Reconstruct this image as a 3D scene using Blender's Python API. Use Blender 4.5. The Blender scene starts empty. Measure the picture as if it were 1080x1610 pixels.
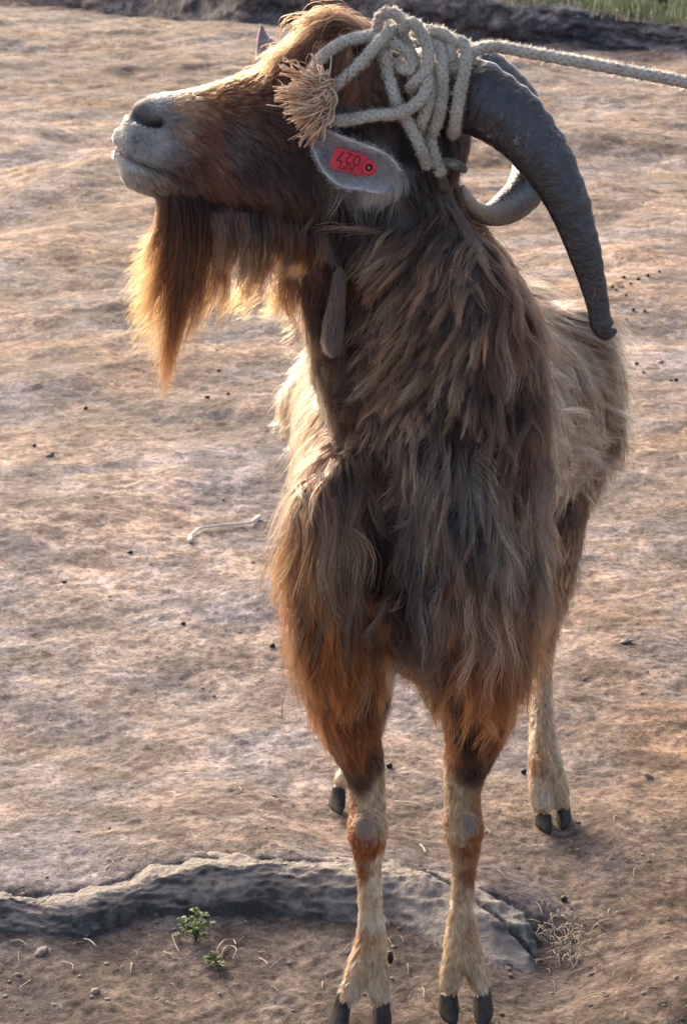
import bpy, math, random
import numpy as np
from mathutils import Vector, kdtree
from mathutils.bvhtree import BVHTree

random.seed(7)
RNG = np.random.default_rng(11)
R = math.radians
sc = bpy.context.scene
col = sc.collection

# ------------------------------------------------------------------ camera, world, sun, exposure
CAM_H, PITCH, F = 1.42, R(17.0), 3500.0       # metres, radians, focal length in photo pixels
cam_d = bpy.data.cameras.new('camera')
cam = bpy.data.objects.new('camera', cam_d); col.objects.link(cam)
cam.location = (0, 0, CAM_H); cam.rotation_euler = (math.pi / 2 - PITCH, 0, 0)
cam_d.sensor_fit = 'VERTICAL'; cam_d.sensor_height = 36.0; cam_d.lens = 36.0 * F / 1610.0
cam_d.clip_start = 0.05; cam_d.clip_end = 600
cam_d.dof.use_dof = True; cam_d.dof.focus_distance = 2.5; cam_d.dof.aperture_fstop = 26
sc.camera = cam

SUN_EL, SUN_AZ = 22.0, -24.0                   # azimuth from +Y towards +X
world = bpy.data.worlds.new('World'); sc.world = world; world.use_nodes = True
wn = world.node_tree
sky = wn.nodes.new('ShaderNodeTexSky'); sky.sky_type = 'NISHITA'; sky.sun_disc = False
sky.sun_elevation = R(SUN_EL); sky.sun_rotation = R(SUN_AZ)
sky.air_density = 0.8; sky.dust_density = 7.0; sky.ozone_density = 0.3
wn.nodes['Background'].inputs['Strength'].default_value = 0.15
wn.links.new(sky.outputs[0], wn.nodes['Background'].inputs['Color'])
sd = bpy.data.lights.new('sun', 'SUN'); sd.energy = 1.05; sd.angle = R(10.0); sd.color = (1.0, 0.905, 0.79)
sun = bpy.data.objects.new('sun', sd); col.objects.link(sun)
_d = Vector((math.sin(R(SUN_AZ)) * math.cos(R(SUN_EL)), math.cos(R(SUN_AZ)) * math.cos(R(SUN_EL)), math.sin(R(SUN_EL))))
sun.rotation_euler = _d.to_track_quat('Z', 'Y').to_euler(); sun.location = _d * 20

sc.view_settings.view_transform = 'Standard'; sc.view_settings.look = 'None'
sc.view_settings.gamma = 1.0; sc.view_settings.use_curve_mapping = False
sc.view_settings.exposure = 1.84
sc.render.engine = 'CYCLES'
sc.cycles.max_bounces = 8; sc.cycles.transmission_bounces = 6; sc.cycles.use_denoising = True
sc.cycles.use_adaptive_sampling = True; sc.cycles.adaptive_threshold = 0.01
sc.cycles_curves.shape = 'RIBBONS'
sc.cycles_curves.subdivisions = 2

# ------------------------------------------------------------------ helpers
CT, ST = math.cos(PITCH), math.sin(PITCH)
def ray(u, v):
    a, b = (u - 540.0) / F, (805.0 - v) / F
    return np.array([a, CT + b * ST, -ST + b * CT])
def W(u, v, Y):
    """the point of the place at distance Y that the photograph shows at (u, v)"""
    d = ray(u, v); s = Y / d[1]
    return np.array([0, 0, CAM_H]) + d * s
def PX(Y):   # metres per photo pixel at distance Y
    return Y / CT / F * 0.985
def project(P):
    P = np.asarray(P, float); x = P[..., 0]; y = P[..., 1]; z = P[..., 2] - CAM_H
    dep = y * CT - z * ST; up = y * ST + z * CT
    return 540 + F * x / dep, 805 - F * up / dep, dep

_T = np.random.default_rng(3).random((256, 256))
def vnoise(x, y):
    xi = np.floor(x).astype(int); yi = np.floor(y).astype(int)
    fx = x - xi; fy = y - yi
    fx = fx * fx * fx * (fx * (fx * 6 - 15) + 10); fy = fy * fy * fy * (fy * (fy * 6 - 15) + 10)
    a = _T[xi & 255, yi & 255]; b = _T[(xi + 1) & 255, yi & 255]
    c = _T[xi & 255, (yi + 1) & 255]; d = _T[(xi + 1) & 255, (yi + 1) & 255]
    return (a * (1 - fx) + b * fx) * (1 - fy) + (c * (1 - fx) + d * fx) * fy - 0.5
def fbm(x, y, sc_, octs=4, gain=0.5, rot=0.6):
    s = 0; a = 1.0; f = 1.0 / sc_
    c, n = math.cos(rot), math.sin(rot)
    for k in range(octs):
        s = s + a * vnoise(x * f + 17.3 * k, y * f + 5.1 * k)
        x, y = c * x - n * y, n * x + c * y
        a *= gain; f *= 2.07
    return s
def sstep(a, b, x):
    t = np.clip((x - a) / (b - a), 0, 1); return t * t * (3 - 2 * t)

def mesh_obj(name, verts, faces, mat=None, parent=None, smooth=True, colors=None):
    me = bpy.data.meshes.new(name)
    verts = np.asarray(verts, dtype=np.float32)
    if isinstance(faces, np.ndarray):
        n, k = faces.shape
        me.vertices.add(len(verts)); me.vertices.foreach_set('co', verts.ravel())
        me.loops.add(n * k); me.loops.foreach_set('vertex_index', faces.astype(np.int32).ravel())
        me.polygons.add(n); me.polygons.foreach_set('loop_start', np.arange(0, n * k, k, dtype=np.int32))
        me.update(calc_edges=True)
    else:
        me.from_pydata([tuple(map(float, v)) for v in verts], [], faces); me.update()
    me.validate()
    me.polygons.foreach_set('use_smooth', np.full(len(me.polygons), smooth))
    if colors is not None:
        at = me.color_attributes.new('col', 'FLOAT_COLOR', 'POINT')
        c4 = np.ones((len(verts), 4), np.float32); c4[:, :3] = colors
        at.data.foreach_set('color', c4.ravel())
    o = bpy.data.objects.new(name, me); col.objects.link(o)
    if mat: me.materials.append(mat)
    if parent: o.parent = parent
    return o
def tag(o, label=None, cat=None, group=None, kind=None):
    if label: o['label'] = label
    if cat: o['category'] = cat
    if group: o['group'] = group
    if kind: o['kind'] = kind
    return o
def empty(name, loc=(0, 0, 0)):
    o = bpy.data.objects.new(name, None); col.objects.link(o); o.location = loc
    o.empty_display_size = 0.05
    return o

class NT:
    """small node-tree helper"""
    def __init__(s, name, rough=0.8, spec=0.3):
        s.m = bpy.data.materials.new(name); s.m.use_nodes = True; s.t = s.m.node_tree
        s.b = s.t.nodes['Principled BSDF']; s.b.inputs['Roughness'].default_value = rough
        s.b.inputs['Specular IOR Level'].default_value = spec
    def n(s, kind, **kw):
        nd = s.t.nodes.new(kind)
        for k, v in kw.items():
            if k in nd.inputs: nd.inputs[k].default_value = v
            else: setattr(nd, k, v)
        return nd
    def l(s, a, b): s.t.links.new(a, b)
    def coord(s, scale=(1, 1, 1)):
        tc = s.n('ShaderNodeTexCoord'); mp = s.n('ShaderNodeMapping'); mp.inputs['Scale'].default_value = scale
        s.l(tc.outputs['Object'], mp.inputs['Vector']); return mp.outputs[0]
    def noise(s, vec, scale, detail=5, rough=0.55, dist=0):
        nd = s.n('ShaderNodeTexNoise'); nd.inputs['Scale'].default_value = scale
        nd.inputs['Detail'].default_value = detail; nd.inputs['Roughness'].default_value = rough
        nd.inputs['Distortion'].default_value = dist
        s.l(vec, nd.inputs['Vector']); return nd.outputs['Fac']
    def ramp(s, fac, stops):
        r = s.n('ShaderNodeValToRGB'); e = r.color_ramp.elements
        while len(e) < len(stops): e.new(0.5)
        for i, (p, c) in enumerate(stops):
            e[i].position = p; e[i].color = (*c, 1)
        s.l(fac, r.inputs[0]); return r.outputs[0]
    def mix(s, fac, a, b, mode='MIX'):
        m = s.n('ShaderNodeMix', data_type='RGBA', blend_type=mode)
        for sock, val in ((m.inputs[0], fac), (m.inputs[6], a), (m.inputs[7], b)):
            if hasattr(val, 'links') or hasattr(val, 'is_output'): s.l(val, sock)
            elif isinstance(val, (int, float)): sock.default_value = val
            else: sock.default_value = (*val, 1)
        return m.outputs[2]
    def bump(s, h, strength=0.5, dist=0.01, prev=None):
        b = s.n('ShaderNodeBump'); b.inputs['Strength'].default_value = strength
        b.inputs['Distance'].default_value = dist; s.l(h, b.inputs['Height'])
        if prev is not None: s.l(prev, b.inputs['Normal'])
        return b.outputs[0]

# ------------------------------------------------------------------ materials
def mat_ground():
    t = NT('dry_earth', 0.95, 0.15)
    c = t.coord()
    big = t.noise(c, 0.8, 4, 0.6); mid = t.noise(c, 11, 9, 0.72, 0.8); fine = t.noise(c, 75, 7, 0.75, 0.5)
    grit = t.noise(c, 260, 3, 0.6)
    base = t.ramp(mid, [(0.36, (0.105, 0.092, 0.087)), (0.45, (0.152, 0.134, 0.127)), (0.52, (0.22, 0.193, 0.181)), (0.63, (0.35, 0.305, 0.28))])  # pale end paints sunlit highlights into the earth colour
    f2 = t.ramp(fine, [(0.37, (0.30, 0.285, 0.28)), (0.47, (0.82, 0.80, 0.79)), (0.59, (1.42, 1.38, 1.33))])
    base = t.mix(0.8, base, f2, 'MULTIPLY')
    b2 = t.ramp(big, [(0.38, (0.78, 0.80, 0.86)), (0.62, (1.14, 1.02, 0.90))])
    base = t.mix(0.8, base, b2, 'MULTIPLY')
    g2 = t.ramp(grit, [(0.30, (0.55, 0.52, 0.5)), (0.46, (1, 1, 1)), (0.75, (1.2, 1.2, 1.18))])
    base = t.mix(0.6, base, g2, 'MULTIPLY')
    at = t.n('ShaderNodeAttribute', attribute_name='col')
    base = t.mix(1.0, base, at.outputs['Color'], 'MULTIPLY')
    t.l(base, t.b.inputs['Base Color'])
    n0 = t.bump(mid, 0.7, 0.006); n1 = t.bump(fine, 1.0, 0.007, n0); n2 = t.bump(grit, 0.8, 0.003, n1)
    t.l(n2, t.b.inputs['Normal'])
    return t.m
def mat_rock():
    t = NT('grey_rock', 0.9, 0.25)
    c = t.coord()
    a = t.noise(c, 14, 8, 0.65, 0.8); f = t.noise(c, 90, 6, 0.7)
    base = t.ramp(a, [(0.36, (0.045, 0.043, 0.043)), (0.48, (0.085, 0.080, 0.077)), (0.58, (0.16, 0.148, 0.138)), (0.70, (0.30, 0.27, 0.24))])
    f2 = t.ramp(f, [(0.3, (0.5, 0.5, 0.5)), (0.5, (1, 1, 1)), (0.7, (1.3, 1.27, 1.2))])
    base = t.mix(0.8, base, f2, 'MULTIPLY')
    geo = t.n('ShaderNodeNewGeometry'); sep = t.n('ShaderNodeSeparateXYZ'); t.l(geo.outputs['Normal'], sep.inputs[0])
    lit_dust = t.ramp(sep.outputs[2], [(0.62, (0, 0, 0)), (0.92, (1, 1, 1))])
    base = t.mix(lit_dust, base, t.mix(0.6, base, (0.40, 0.35, 0.30)))      # dusty tops coloured as sunlit, upright faces left as dark as in shade
    t.l(base, t.b.inputs['Base Color'])
    n1 = t.bump(a, 1.0, 0.02); n2 = t.bump(f, 1.0, 0.008, n1); t.l(n2, t.b.inputs['Normal'])
    return t.m
def mat_simple(name, c1, c2, scale=40, rough=0.8, spec=0.3, bump=0.3, dist=0.002, stretch=(1, 1, 1)):
    t = NT(name, rough, spec); c = t.coord(stretch)
    a = t.noise(c, scale, 5, 0.6)
    t.l(t.ramp(a, [(0.3, c1), (0.7, c2)]), t.b.inputs['Base Color'])
    t.l(t.bump(a, bump, dist), t.b.inputs['Normal']); return t.m
def mat_hair(name='goat_hair', rough=0.35, trans=0.45):
    m = bpy.data.materials.new(name); m.use_nodes = True; t = m.node_tree
    for n in list(t.nodes): t.nodes.remove(n)
    out = t.nodes.new('ShaderNodeOutputMaterial')
    at = t.nodes.new('ShaderNodeAttribute'); at.attribute_name = 'hcol'
    h = t.nodes.new('ShaderNodeBsdfHairPrincipled')
    h.model = 'CHIANG'; h.parametrization = 'COLOR'
    h.inputs['Roughness'].default_value = rough; h.inputs['Radial Roughness'].default_value = 0.45
    h.inputs['Coat'].default_value = 0.0 
    h.inputs['Random Roughness'].default_value = 0.2
    t.links.new(at.outputs['Color'], h.inputs['Color'])
    p = t.nodes.new('ShaderNodeBsdfPrincipled'); p.inputs['Roughness'].default_value = 0.5; p.inputs['Specular IOR Level'].default_value = 0.35
    t.links.new(at.outputs['Color'], p.inputs['Base Color'])
    mx = t.nodes.new('ShaderNodeMixShader'); mx.inputs[0].default_value = trans
    t.links.new(p.outputs[0], mx.inputs[1]); t.links.new(h.outputs[0], mx.inputs[2])
    t.links.new(mx.outputs[0], out.inputs['Surface'])
    return m
def mat_vcol(name, rough=0.85, spec=0.2, scale=300, bump=0.4, dist=0.001):
    t = NT(name, rough, spec); at = t.n('ShaderNodeAttribute', attribute_name='col')
    a = t.noise(t.coord(), scale, 4, 0.6)
    f = t.ramp(a, [(0.3, (0.75, 0.75, 0.75)), (0.7, (1.15, 1.15, 1.15))])
    t.l(t.mix(1.0, at.outputs['Color'], f, 'MULTIPLY'), t.b.inputs['Base Color'])
    t.l(t.bump(a, bump, dist), t.b.inputs['Normal']); return t.m

M = {}
M['ground'] = mat_ground(); M['rock'] = mat_rock(); M['hair'] = mat_hair()
M['skin'] = mat_vcol('goat_skin')
M['pellet'] = mat_simple('dried_dung', (0.012, 0.010, 0.009), (0.035, 0.028, 0.022), 120, 0.7)
M['pebble'] = mat_simple('pebble_stone', (0.11, 0.09, 0.075), (0.25, 0.205, 0.175), 60, 0.9)
M['straw'] = mat_simple('dry_straw', (0.34, 0.27, 0.18), (0.56, 0.47, 0.34), 60, 0.8)
M['leaf'] = mat_simple('green_leaf', (0.035, 0.065, 0.015), (0.10, 0.14, 0.035), 60, 0.75)
M['grass'] = mat_simple('grass_blades', (0.09, 0.13, 0.045), (0.34, 0.34, 0.17), 3, 0.7)
M['post'] = mat_simple('dark_post_paint', (0.02, 0.022, 0.026), (0.05, 0.05, 0.055), 8, 0.5)

# ------------------------------------------------------------------ the ground
# crest line of the rock ledge, x -> Y
LX = np.array([-3, -0.80, -0.46, -0.39, -0.33, -0.27, -0.19, -0.11, -0.03, 0.02, 0.066, 0.115, 0.18, 0.235, 0.26, 3.0])
LY = np.array([2.80, 2.76, 2.735, 2.725, 2.74, 2.78, 2.80, 2.81, 2.805, 2.80, 2.805, 2.78, 2.755, 2.735, 2.72, 2.6])
def ledge_y(x): return np.interp(x, LX, LY)
def ground_base(x, y):
    """large form of the yard: a low step at the rock, gentle swells"""
    L = ledge_y(x)
    amp = np.interp(x, [-1.1, -0.42, -0.36, -0.22, -0.1, 0.03, 0.12, 0.2, 0.245, 0.30], [0.027, 0.028, 0.031, 0.043, 0.045, 0.041, 0.031, 0.026, 0.018, 0.003])
    step = amp * sstep(-0.02, 0.03, y - L) * (1 - 0.95 * sstep(0.03 + .05 * sstep(.0, -.2, x), 0.24 + .3 * sstep(.0, -.2, x), y - L))
    mound = 0.05 * np.exp(-((x - 0.47) / 0.13) ** 2 - ((y - 2.45) / 0.16) ** 2)
    hollow = -0.02 * np.exp(-((x - 0.27) / 0.07) ** 2 - ((y - 2.60) / 0.10) ** 2)
    near = np.exp(-(np.maximum(0, np.hypot((x - 0.12) / 0.35, (y - 2.75) / 0.6) - 0.7)) * 4)
    sw = fbm(x, y, 0.9, 3) * 0.050 * (1 - near) * np.clip(y / 4, 0.5, 2.2)
    return step + mound + hollow + sw
def ground_rel(x, y):
    """lumps, hoof dents and crumbs"""
    a = fbm(x, y * 0.9, 0.16, 4, 0.55)
    b = 1 - 2 * np.abs(fbm(x + 3, y, 0.055, 3, 0.5))
    c = fbm(x, y, 0.014, 3, 0.6)
    xr, yr = x * .8 + y * .6, y * .8 - x * .6
    a = 0.65 * a + 0.35 * fbm(xr * .35, yr * 1.6, 0.16, 3, 0.5)
    fade = 1.0
    k = 1 + 0.11 * np.clip(y - 3.2, 0, 12)
    return (0.0085 * a + 0.0024 * b) * k + 0.0026 * c
def gz(x, y): return float(ground_base(np.float64(x), np.float64(y)) + ground_rel(np.float64(x), np.float64(y)))
def G(u, v):
    """ground point seen at (u, v)"""
    d = ray(u, v); s = CAM_H / -d[2]
    for _ in range(6):
        p = d * s; s = (CAM_H - gz(p[0], p[1])) / -d[2]
    p = d * s; return np.array([p[0], p[1], CAM_H + p[2]])

def build_ground():
    nc = 600
    Y = np.concatenate([np.linspace(0.9, 2.0, 30)[:-1], 2.0 * (22 / 2.0) ** np.linspace(0, 1, 1180), np.linspace(22.2, 70, 60)]); nr = len(Y)
    s = np.linspace(-1, 1, nc); s = np.sign(s) * (0.62 * np.abs(s) + 0.38 * np.abs(s) ** 3)
    YY = np.repeat(Y[:, None], nc, 1); XX = s[None, :] * (0.55 + 0.27 * YY + 0.25 * np.maximum(YY - 12, 0))
    ZZ = ground_base(XX, YY) + ground_rel(XX, YY)
    # random darker and paler patches; grey and warm tints paint in shade and sunlight
    st = fbm(XX + 9, YY * 0.8, 0.45, 5, 0.6)
    k = 1 + 0.62 * np.clip(st, -0.5, 0.5)
    grey = sstep(-0.25, 0.25, fbm(XX - 4, YY * 1.1, 0.28, 5, 0.65))
    C = np.stack([k * (0.90 + 0.16 * grey), k * (0.94 + 0.06 * grey), k * (1.06 - 0.10 * grey)], -1)
    warm = (0.12 + .75 * np.clip(sstep(4, 7, YY) + sstep(.1, .6, XX), 0, 1)) * (0.6 + 1.2 * sstep(-.2, .3, fbm(XX * .6 + 31, YY, .35, 4)))  # sunlit orange put into the colour of far and right-hand earth
    C = C * np.stack([1 + .07 * warm, 1 - .02 * warm, 1 - .14 * warm], -1)
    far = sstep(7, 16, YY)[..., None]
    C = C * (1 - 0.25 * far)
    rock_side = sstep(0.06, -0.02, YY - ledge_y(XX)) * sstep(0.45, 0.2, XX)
    rock_band = rock_side * sstep(-0.42, -0.12, YY - ledge_y(XX) + .06 * fbm(XX, YY, .15, 3))  # earth darkens in a band before the rock
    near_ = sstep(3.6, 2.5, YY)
    C = C * (1 - 0.12 * near_[..., None] - 0.10 * rock_side[..., None] - 0.28 * rock_band[..., None])
    idx = np.arange(nr * nc).reshape(nr, nc)
    f = np.stack([idx[:-1, :-1], idx[:-1, 1:], idx[1:, 1:], idx[1:, :-1]], -1).reshape(-1, 4)
    V = np.stack([XX, YY, ZZ], -1).reshape(-1, 3)
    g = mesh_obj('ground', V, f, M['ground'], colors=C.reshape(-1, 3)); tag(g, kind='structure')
    # distant plain and the ground behind the camera
    V = [(-400, -60, -0.09), (400, -60, -0.09), (400, 500, -0.09), (-400, 500, -0.09)]
    p = mesh_obj('ground_plain', V, [(0, 1, 2, 3)], M['ground'], smooth=False, colors=np.ones((4, 3))); tag(p, kind='structure')
build_ground()

# ------------------------------------------------------------------ the earth bank at the far side, grass and post beyond it
BX = np.array([-14, -6, -3, -1.7, -0.8, 0.3, 1.2, 2.4, 5, 14]); BY = np.array([25, 22.5, 20.6, 18.9, 17.3, 16.4, 15.8, 15.2, 14.4, 12.5])
def bank_base(x): return np.interp(x, BX, BY)
def bank_h(x): return np.interp(x, [-14, -2, 0.0, 1.0, 1.6, 2.6, 14], [0.34, 0.36, 0.34, 0.30, 0.215, 0.15, 0.15])
def build_bank():
    xs = np.linspace(-12, 12, 1100); t = np.linspace(0, 1, 46)
    X = np.repeat(xs[None], len(t), 0); T = np.repeat(t[:, None], len(xs), 1)
    prof_y = np.where(T < 0.6, T / 0.6 * 0.16, 0.16 + (T - 0.6) / 0.4 * 3.2)
    H = bank_h(X)
    prof_z = np.where(T < 0.6, sstep(0, 0.62, T) * 1.0, 1.0 + (T - 0.6) * 0.25) * H
    Y = bank_base(X) - 0.04 + prof_y
    on = np.sin(np.clip(T / 0.6, 0, 1) * math.pi) * 0.6 + 0.4
    Y += on * (0.16 * fbm(X, T * 1.2, 0.5, 5, 0.6) + 0.05 * fbm(X, T, 0.09, 3))
    Z = prof_z + 0.06 * fbm(X, Y, 0.35, 5, 0.6) * sstep(0, 0.3, T) - 0.06 * (T < 0.02)
    Z += ground_base(X, bank_base(X)) * 0.8
    V = np.stack([X, Y, Z], -1).reshape(-1, 3); idx = np.arange(V.shape[0]).reshape(X.shape)
    f = np.stack([idx[:-1, :-1], idx[:-1, 1:], idx[1:, 1:], idx[1:, :-1]], -1).reshape(-1, 4)
    k = (0.60 + 0.6 * np.clip(fbm(X, Y + Z * 3, 0.3, 4) + 0.2, -0.3, 0.5))
    C = np.stack([k * 0.92, k * 0.95, k * 1.02], -1).reshape(-1, 3)
    o = mesh_obj('earth_bank', V, f, M['ground'], colors=C); tag(o, kind='structure')
build_bank()
def blades(name, pts, hmin, hmax, wid, mat, lean=0.4):
    V = []; Fc = []
    for (x, y, z) in pts:
        a = random.uniform(0, 6.28); h = random.uniform(hmin, hmax); l = random.uniform(0, lean) * h
        b = random.uniform(0, 6.28); dx, dy = math.cos(a) * wid, math.sin(a) * wid; lx, ly = math.cos(b) * l, math.sin(b) * l
        i = len(V)
        V += [(x - dx, y - dy, z), (x + dx, y + dy, z), (x + dx * .7 + lx * .35, y + dy * .7 + ly * .35, z + h * .6),
              (x - dx * .7 + lx * .35, y - dy * .7 + ly * .35, z + h * .6), (x + lx, y + ly, z + h)]
        Fc += [(i, i + 1, i + 2, i + 3), (i + 3, i + 2, i + 4)]
    return mesh_obj(name, V, Fc, mat, smooth=False)
gp = []
for _ in range(9000):
    x = random.uniform(0.4, 8); d = random.uniform(0.12, 3.0) if random.random() < .8 else random.uniform(0.1, 0.4)
    y = float(bank_base(x)) + d
    if x < 1.2 and random.random() < 0.6: continue
    gp.append((x, y, float(bank_h(x)) * 1.0 + 0.0))
tag(blades('grass', gp, 0.04, 0.17, 0.006, M['grass']), kind='stuff')
gp = [(x, float(bank_base(x)) + random.uniform(0.05, 0.28), float(bank_h(x)) * 0.93) for x in np.random.default_rng(5).uniform(0.5, 8, 2200)]
tag(blades('dry_grass', gp, 0.02, 0.075, 0.007, M['straw'], 0.9), kind='stuff')

def tube(path, radii, n=10, ecc=None, cap=True):
    """swept tube, returns verts, faces; path (k,3)"""
    P = np.asarray(path, float); k = len(P); radii = np.broadcast_to(np.asarray(radii, float), (k,))
    T = np.gradient(P, axis=0); T /= np.linalg.norm(T, axis=1)[:, None] + 1e-12
    up = np.array([0, 0, 1.0]) if abs(T[0][2]) < 0.9 else np.array([1.0, 0, 0])
    N = np.zeros_like(P); nrm = np.cross(T[0], up); nrm /= np.linalg.norm(nrm)
    for i in range(k):
        nrm = nrm - T[i] * np.dot(nrm, T[i]); nrm /= np.linalg.norm(nrm) + 1e-12; N[i] = nrm
    B = np.cross(T, N); a = np.linspace(0, 2 * math.pi, n, endpoint=False)
    V = P[:, None, :] + radii[:, None, None] * (np.cos(a)[None, :, None] * N[:, None, :] + np.sin(a)[None, :, None] * B[:, None, :])
    V = V.reshape(-1, 3); F_ = []
    for i in range(k - 1):
        for j in range(n):
            F_.append((i * n + j, i * n + (j + 1) % n, (i + 1) * n + (j + 1) % n, (i + 1) * n + j))
    if cap: F_.append(tuple(range(n))[::-1]); F_.append(tuple((k - 1) * n + j for j in range(n)))
    return V, F_
class Acc:
    def __init__(s): s.V = []; s.F = []; s.n = 0
    def add(s, V, F_):
        s.V.append(np.asarray(V, float)); s.F += [tuple(i + s.n for i in f) for f in F_]; s.n += len(V)
    def build(s, name, mat, parent=None, smooth=True): return mesh_obj(name, np.vstack(s.V), s.F, mat, parent, smooth)

# post
px_, py_ = W(1040, 22, 15.9)[0], 15.9
a = Acc(); a.add(*tube([(px_, py_, 0.05), (px_, py_, 0.7), (px_, py_, 1.25)], [0.034, 0.034, 0.032], 12))
post = a.build('fence_post', M['post']); tag(post, 'dark round post standing in the grass beyond the bank, cut by the top edge', 'post')

# ------------------------------------------------------------------ rock ledge
def build_rock():
    xs = np.linspace(-1.1, 0.275, 560); t = np.linspace(0, 1, 70)
    X = np.repeat(xs[None], len(t), 0); T = np.repeat(t[:, None], len(xs), 1)
    L = ledge_y(X)
    face_d = np.interp(X, [-1.1, -0.45, -0.3, -0.1, 0.05, 0.12, 0.2, 0.26], [0.06, 0.06, 0.07, 0.08, 0.12, 0.18, 0.19, 0.14])
    crest = np.interp(X, [-1.1, -0.42, -0.36, -0.22, -0.1, 0.03, 0.12, 0.2, 0.245, 0.275], [0.040, 0.042, 0.046, 0.060, 0.063, 0.058, 0.045, 0.040, 0.030, -0.02])
    crest = crest * 0.80 + 0.005 * fbm(X, X * 0 + 2, 0.11, 4, 0.6)
    # t 0..0.55 front face rising to the crest, 0.55..1 flat top going back and diving under the earth
    a_ = np.clip(T / 0.55, 0, 1); b_ = np.clip((T - 0.55) / 0.45, 0, 1)
    flat = sstep(-0.02, 0.10, X)                       # right part is a sloping slab instead of a steep face
    pf = np.where(flat > 0, (1 - flat) * a_ ** 1.8 + flat * (a_ ** 0.8), a_ ** 1.8)
    Yf = L - face_d * (1 - a_) + b_ * 0.10
    Z = -0.03 + (crest + 0.03) * np.clip(a_ * 1.0 * (0.35 + 0.65 * pf), 0, 1)
    Z = -0.03 + (crest + 0.03) * (1 - (1 - a_) ** (1.9 - 0.6 * flat))
    Z = Z - 0.010 * b_ - 0.05 * b_ ** 5
    rough = fbm(X, Yf * 1.5 + Z * 3, 0.10, 6, 0.62)
    edge = sstep(0.275, 0.24, X)
    Z += (0.007 * rough + 0.0022 * fbm(X, Yf * 1.5 + Z * 3, 0.022, 4, 0.6)) * (0.4 + a_ * (1 - b_)) * edge
    Yf += (0.018 * fbm(X + 5, T * 0.3, 0.12, 3, 0.5) + 0.003 * fbm(X + 5, T * 0.12, 0.02, 4, 0.6)) * (1 - b_)
    crack = np.exp(-((X - 0.10 - (Yf - 2.83) * -0.9) / 0.004) ** 2) * sstep(0.0, .05, X) * (Yf > L - 0.10)
    Z -= 0.015 * crack
    Z += ground_base(X, L - 0.12) * 0.6
    V = np.stack([X, Yf, Z], -1).reshape(-1, 3); idx = np.arange(V.shape[0]).reshape(X.shape)
    f = np.stack([idx[:-1, :-1], idx[:-1, 1:], idx[1:, 1:], idx[1:, :-1]], -1).reshape(-1, 4)
    o = mesh_obj('rock_ledge', V, f, M['rock'])
    tag(o, 'long grey half-buried rock with a dark front face, lying behind the front hooves', 'rock')
build_rock()

# ------------------------------------------------------------------ the goat: body surface from lofts, fused into one mesh
def ring_loft(C, A, B, n=28, p=2.0):
    """C centres, A and B half-axis vectors; closed with tapered end caps"""
    C = np.asarray(C, float); A = np.asarray(A, float); B = np.asarray(B, float)
    # resample smoothly
    k = len(C); tt = np.linspace(0, k - 1, (k - 1) * 5 + 1)
    def rs(Q):
        out = np.zeros((len(tt), 3))
        for i, t in enumerate(tt):
            j = min(int(t), k - 2); f = t - j
            p0, p1, p2, p3 = Q[max(j - 1, 0)], Q[j], Q[j + 1], Q[min(j + 2, k - 1)]
            out[i] = 0.5 * ((2 * p1) + (-p0 + p2) * f + (2 * p0 - 5 * p1 + 4 * p2 - p3) * f * f + (-p0 + 3 * p1 - 3 * p2 + p3) * f ** 3)
        return out
    C2, A2, B2 = rs(C), rs(A), rs(B)
    # caps
    def cap(c, a, b, d):
        r = 0.5 * (np.linalg.norm(a) + np.linalg.norm(b)); o = []
        for th in (30, 55, 75, 88):
            s_ = math.sin(R(th)); q = math.cos(R(th)); o.append((c + d * r * 0.7 * s_, a * q, b * q))
        return o
    d0 = C2[0] - C2[1]; d0 /= np.linalg.norm(d0); d1 = C2[-1] - C2[-2]; d1 /= np.linalg.norm(d1)
    rings = cap(C2[0], A2[0], B2[0], d0)[::-1] + list(zip(C2, A2, B2)) + cap(C2[-1], A2[-1], B2[-1], d1)
    an = np.linspace(0, 2 * math.pi, n, endpoint=False)
    ca = np.sign(np.cos(an)) * np.abs(np.cos(an)) ** (2 / p); sa = np.sign(np.sin(an)) * np.abs(np.sin(an)) ** (2 / p)
    V = np.vstack([c + ca[:, None] * a_ + sa[:, None] * b_ for c, a_, b_ in rings])
    m = len(rings); F_ = []
    for i in range(m - 1):
        for j in range(n):
            F_.append((i * n + j, (i + 1) * n + j, (i + 1) * n + (j + 1) % n, i * n + (j + 1) % n))
    F_.append(tuple(range(n))); F_.append(tuple((m - 1) * n + j for j in range(n))[::-1])
    return V, F_
def limb(pts, ratio=1.0, n=24):
    """pts: (u, v, Y, half width in px [, depth ratio])"""
    C = np.array([W(p[0], p[1], p[2]) for p in pts]); k = len(C)
    T = np.gradient(C, axis=0)
    A = []; B = []
    for i, p in enumerate(pts):
        r = p[3] * PX(p[2]); q = p[4] if len(p) > 4 else ratio
        t = T[i] / np.linalg.norm(T[i]); a_ = np.cross(t, [0, 1, 0]); a_ /= np.linalg.norm(a_)
        b_ = np.cross(t, a_); b_ /= np.linalg.norm(b_)
        A.append(a_ * r); B.append(b_ * r * q)
    return ring_loft(C, A, B, n)

HY = 2.42     # distance of the head's middle plane
body = Acc()
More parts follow.
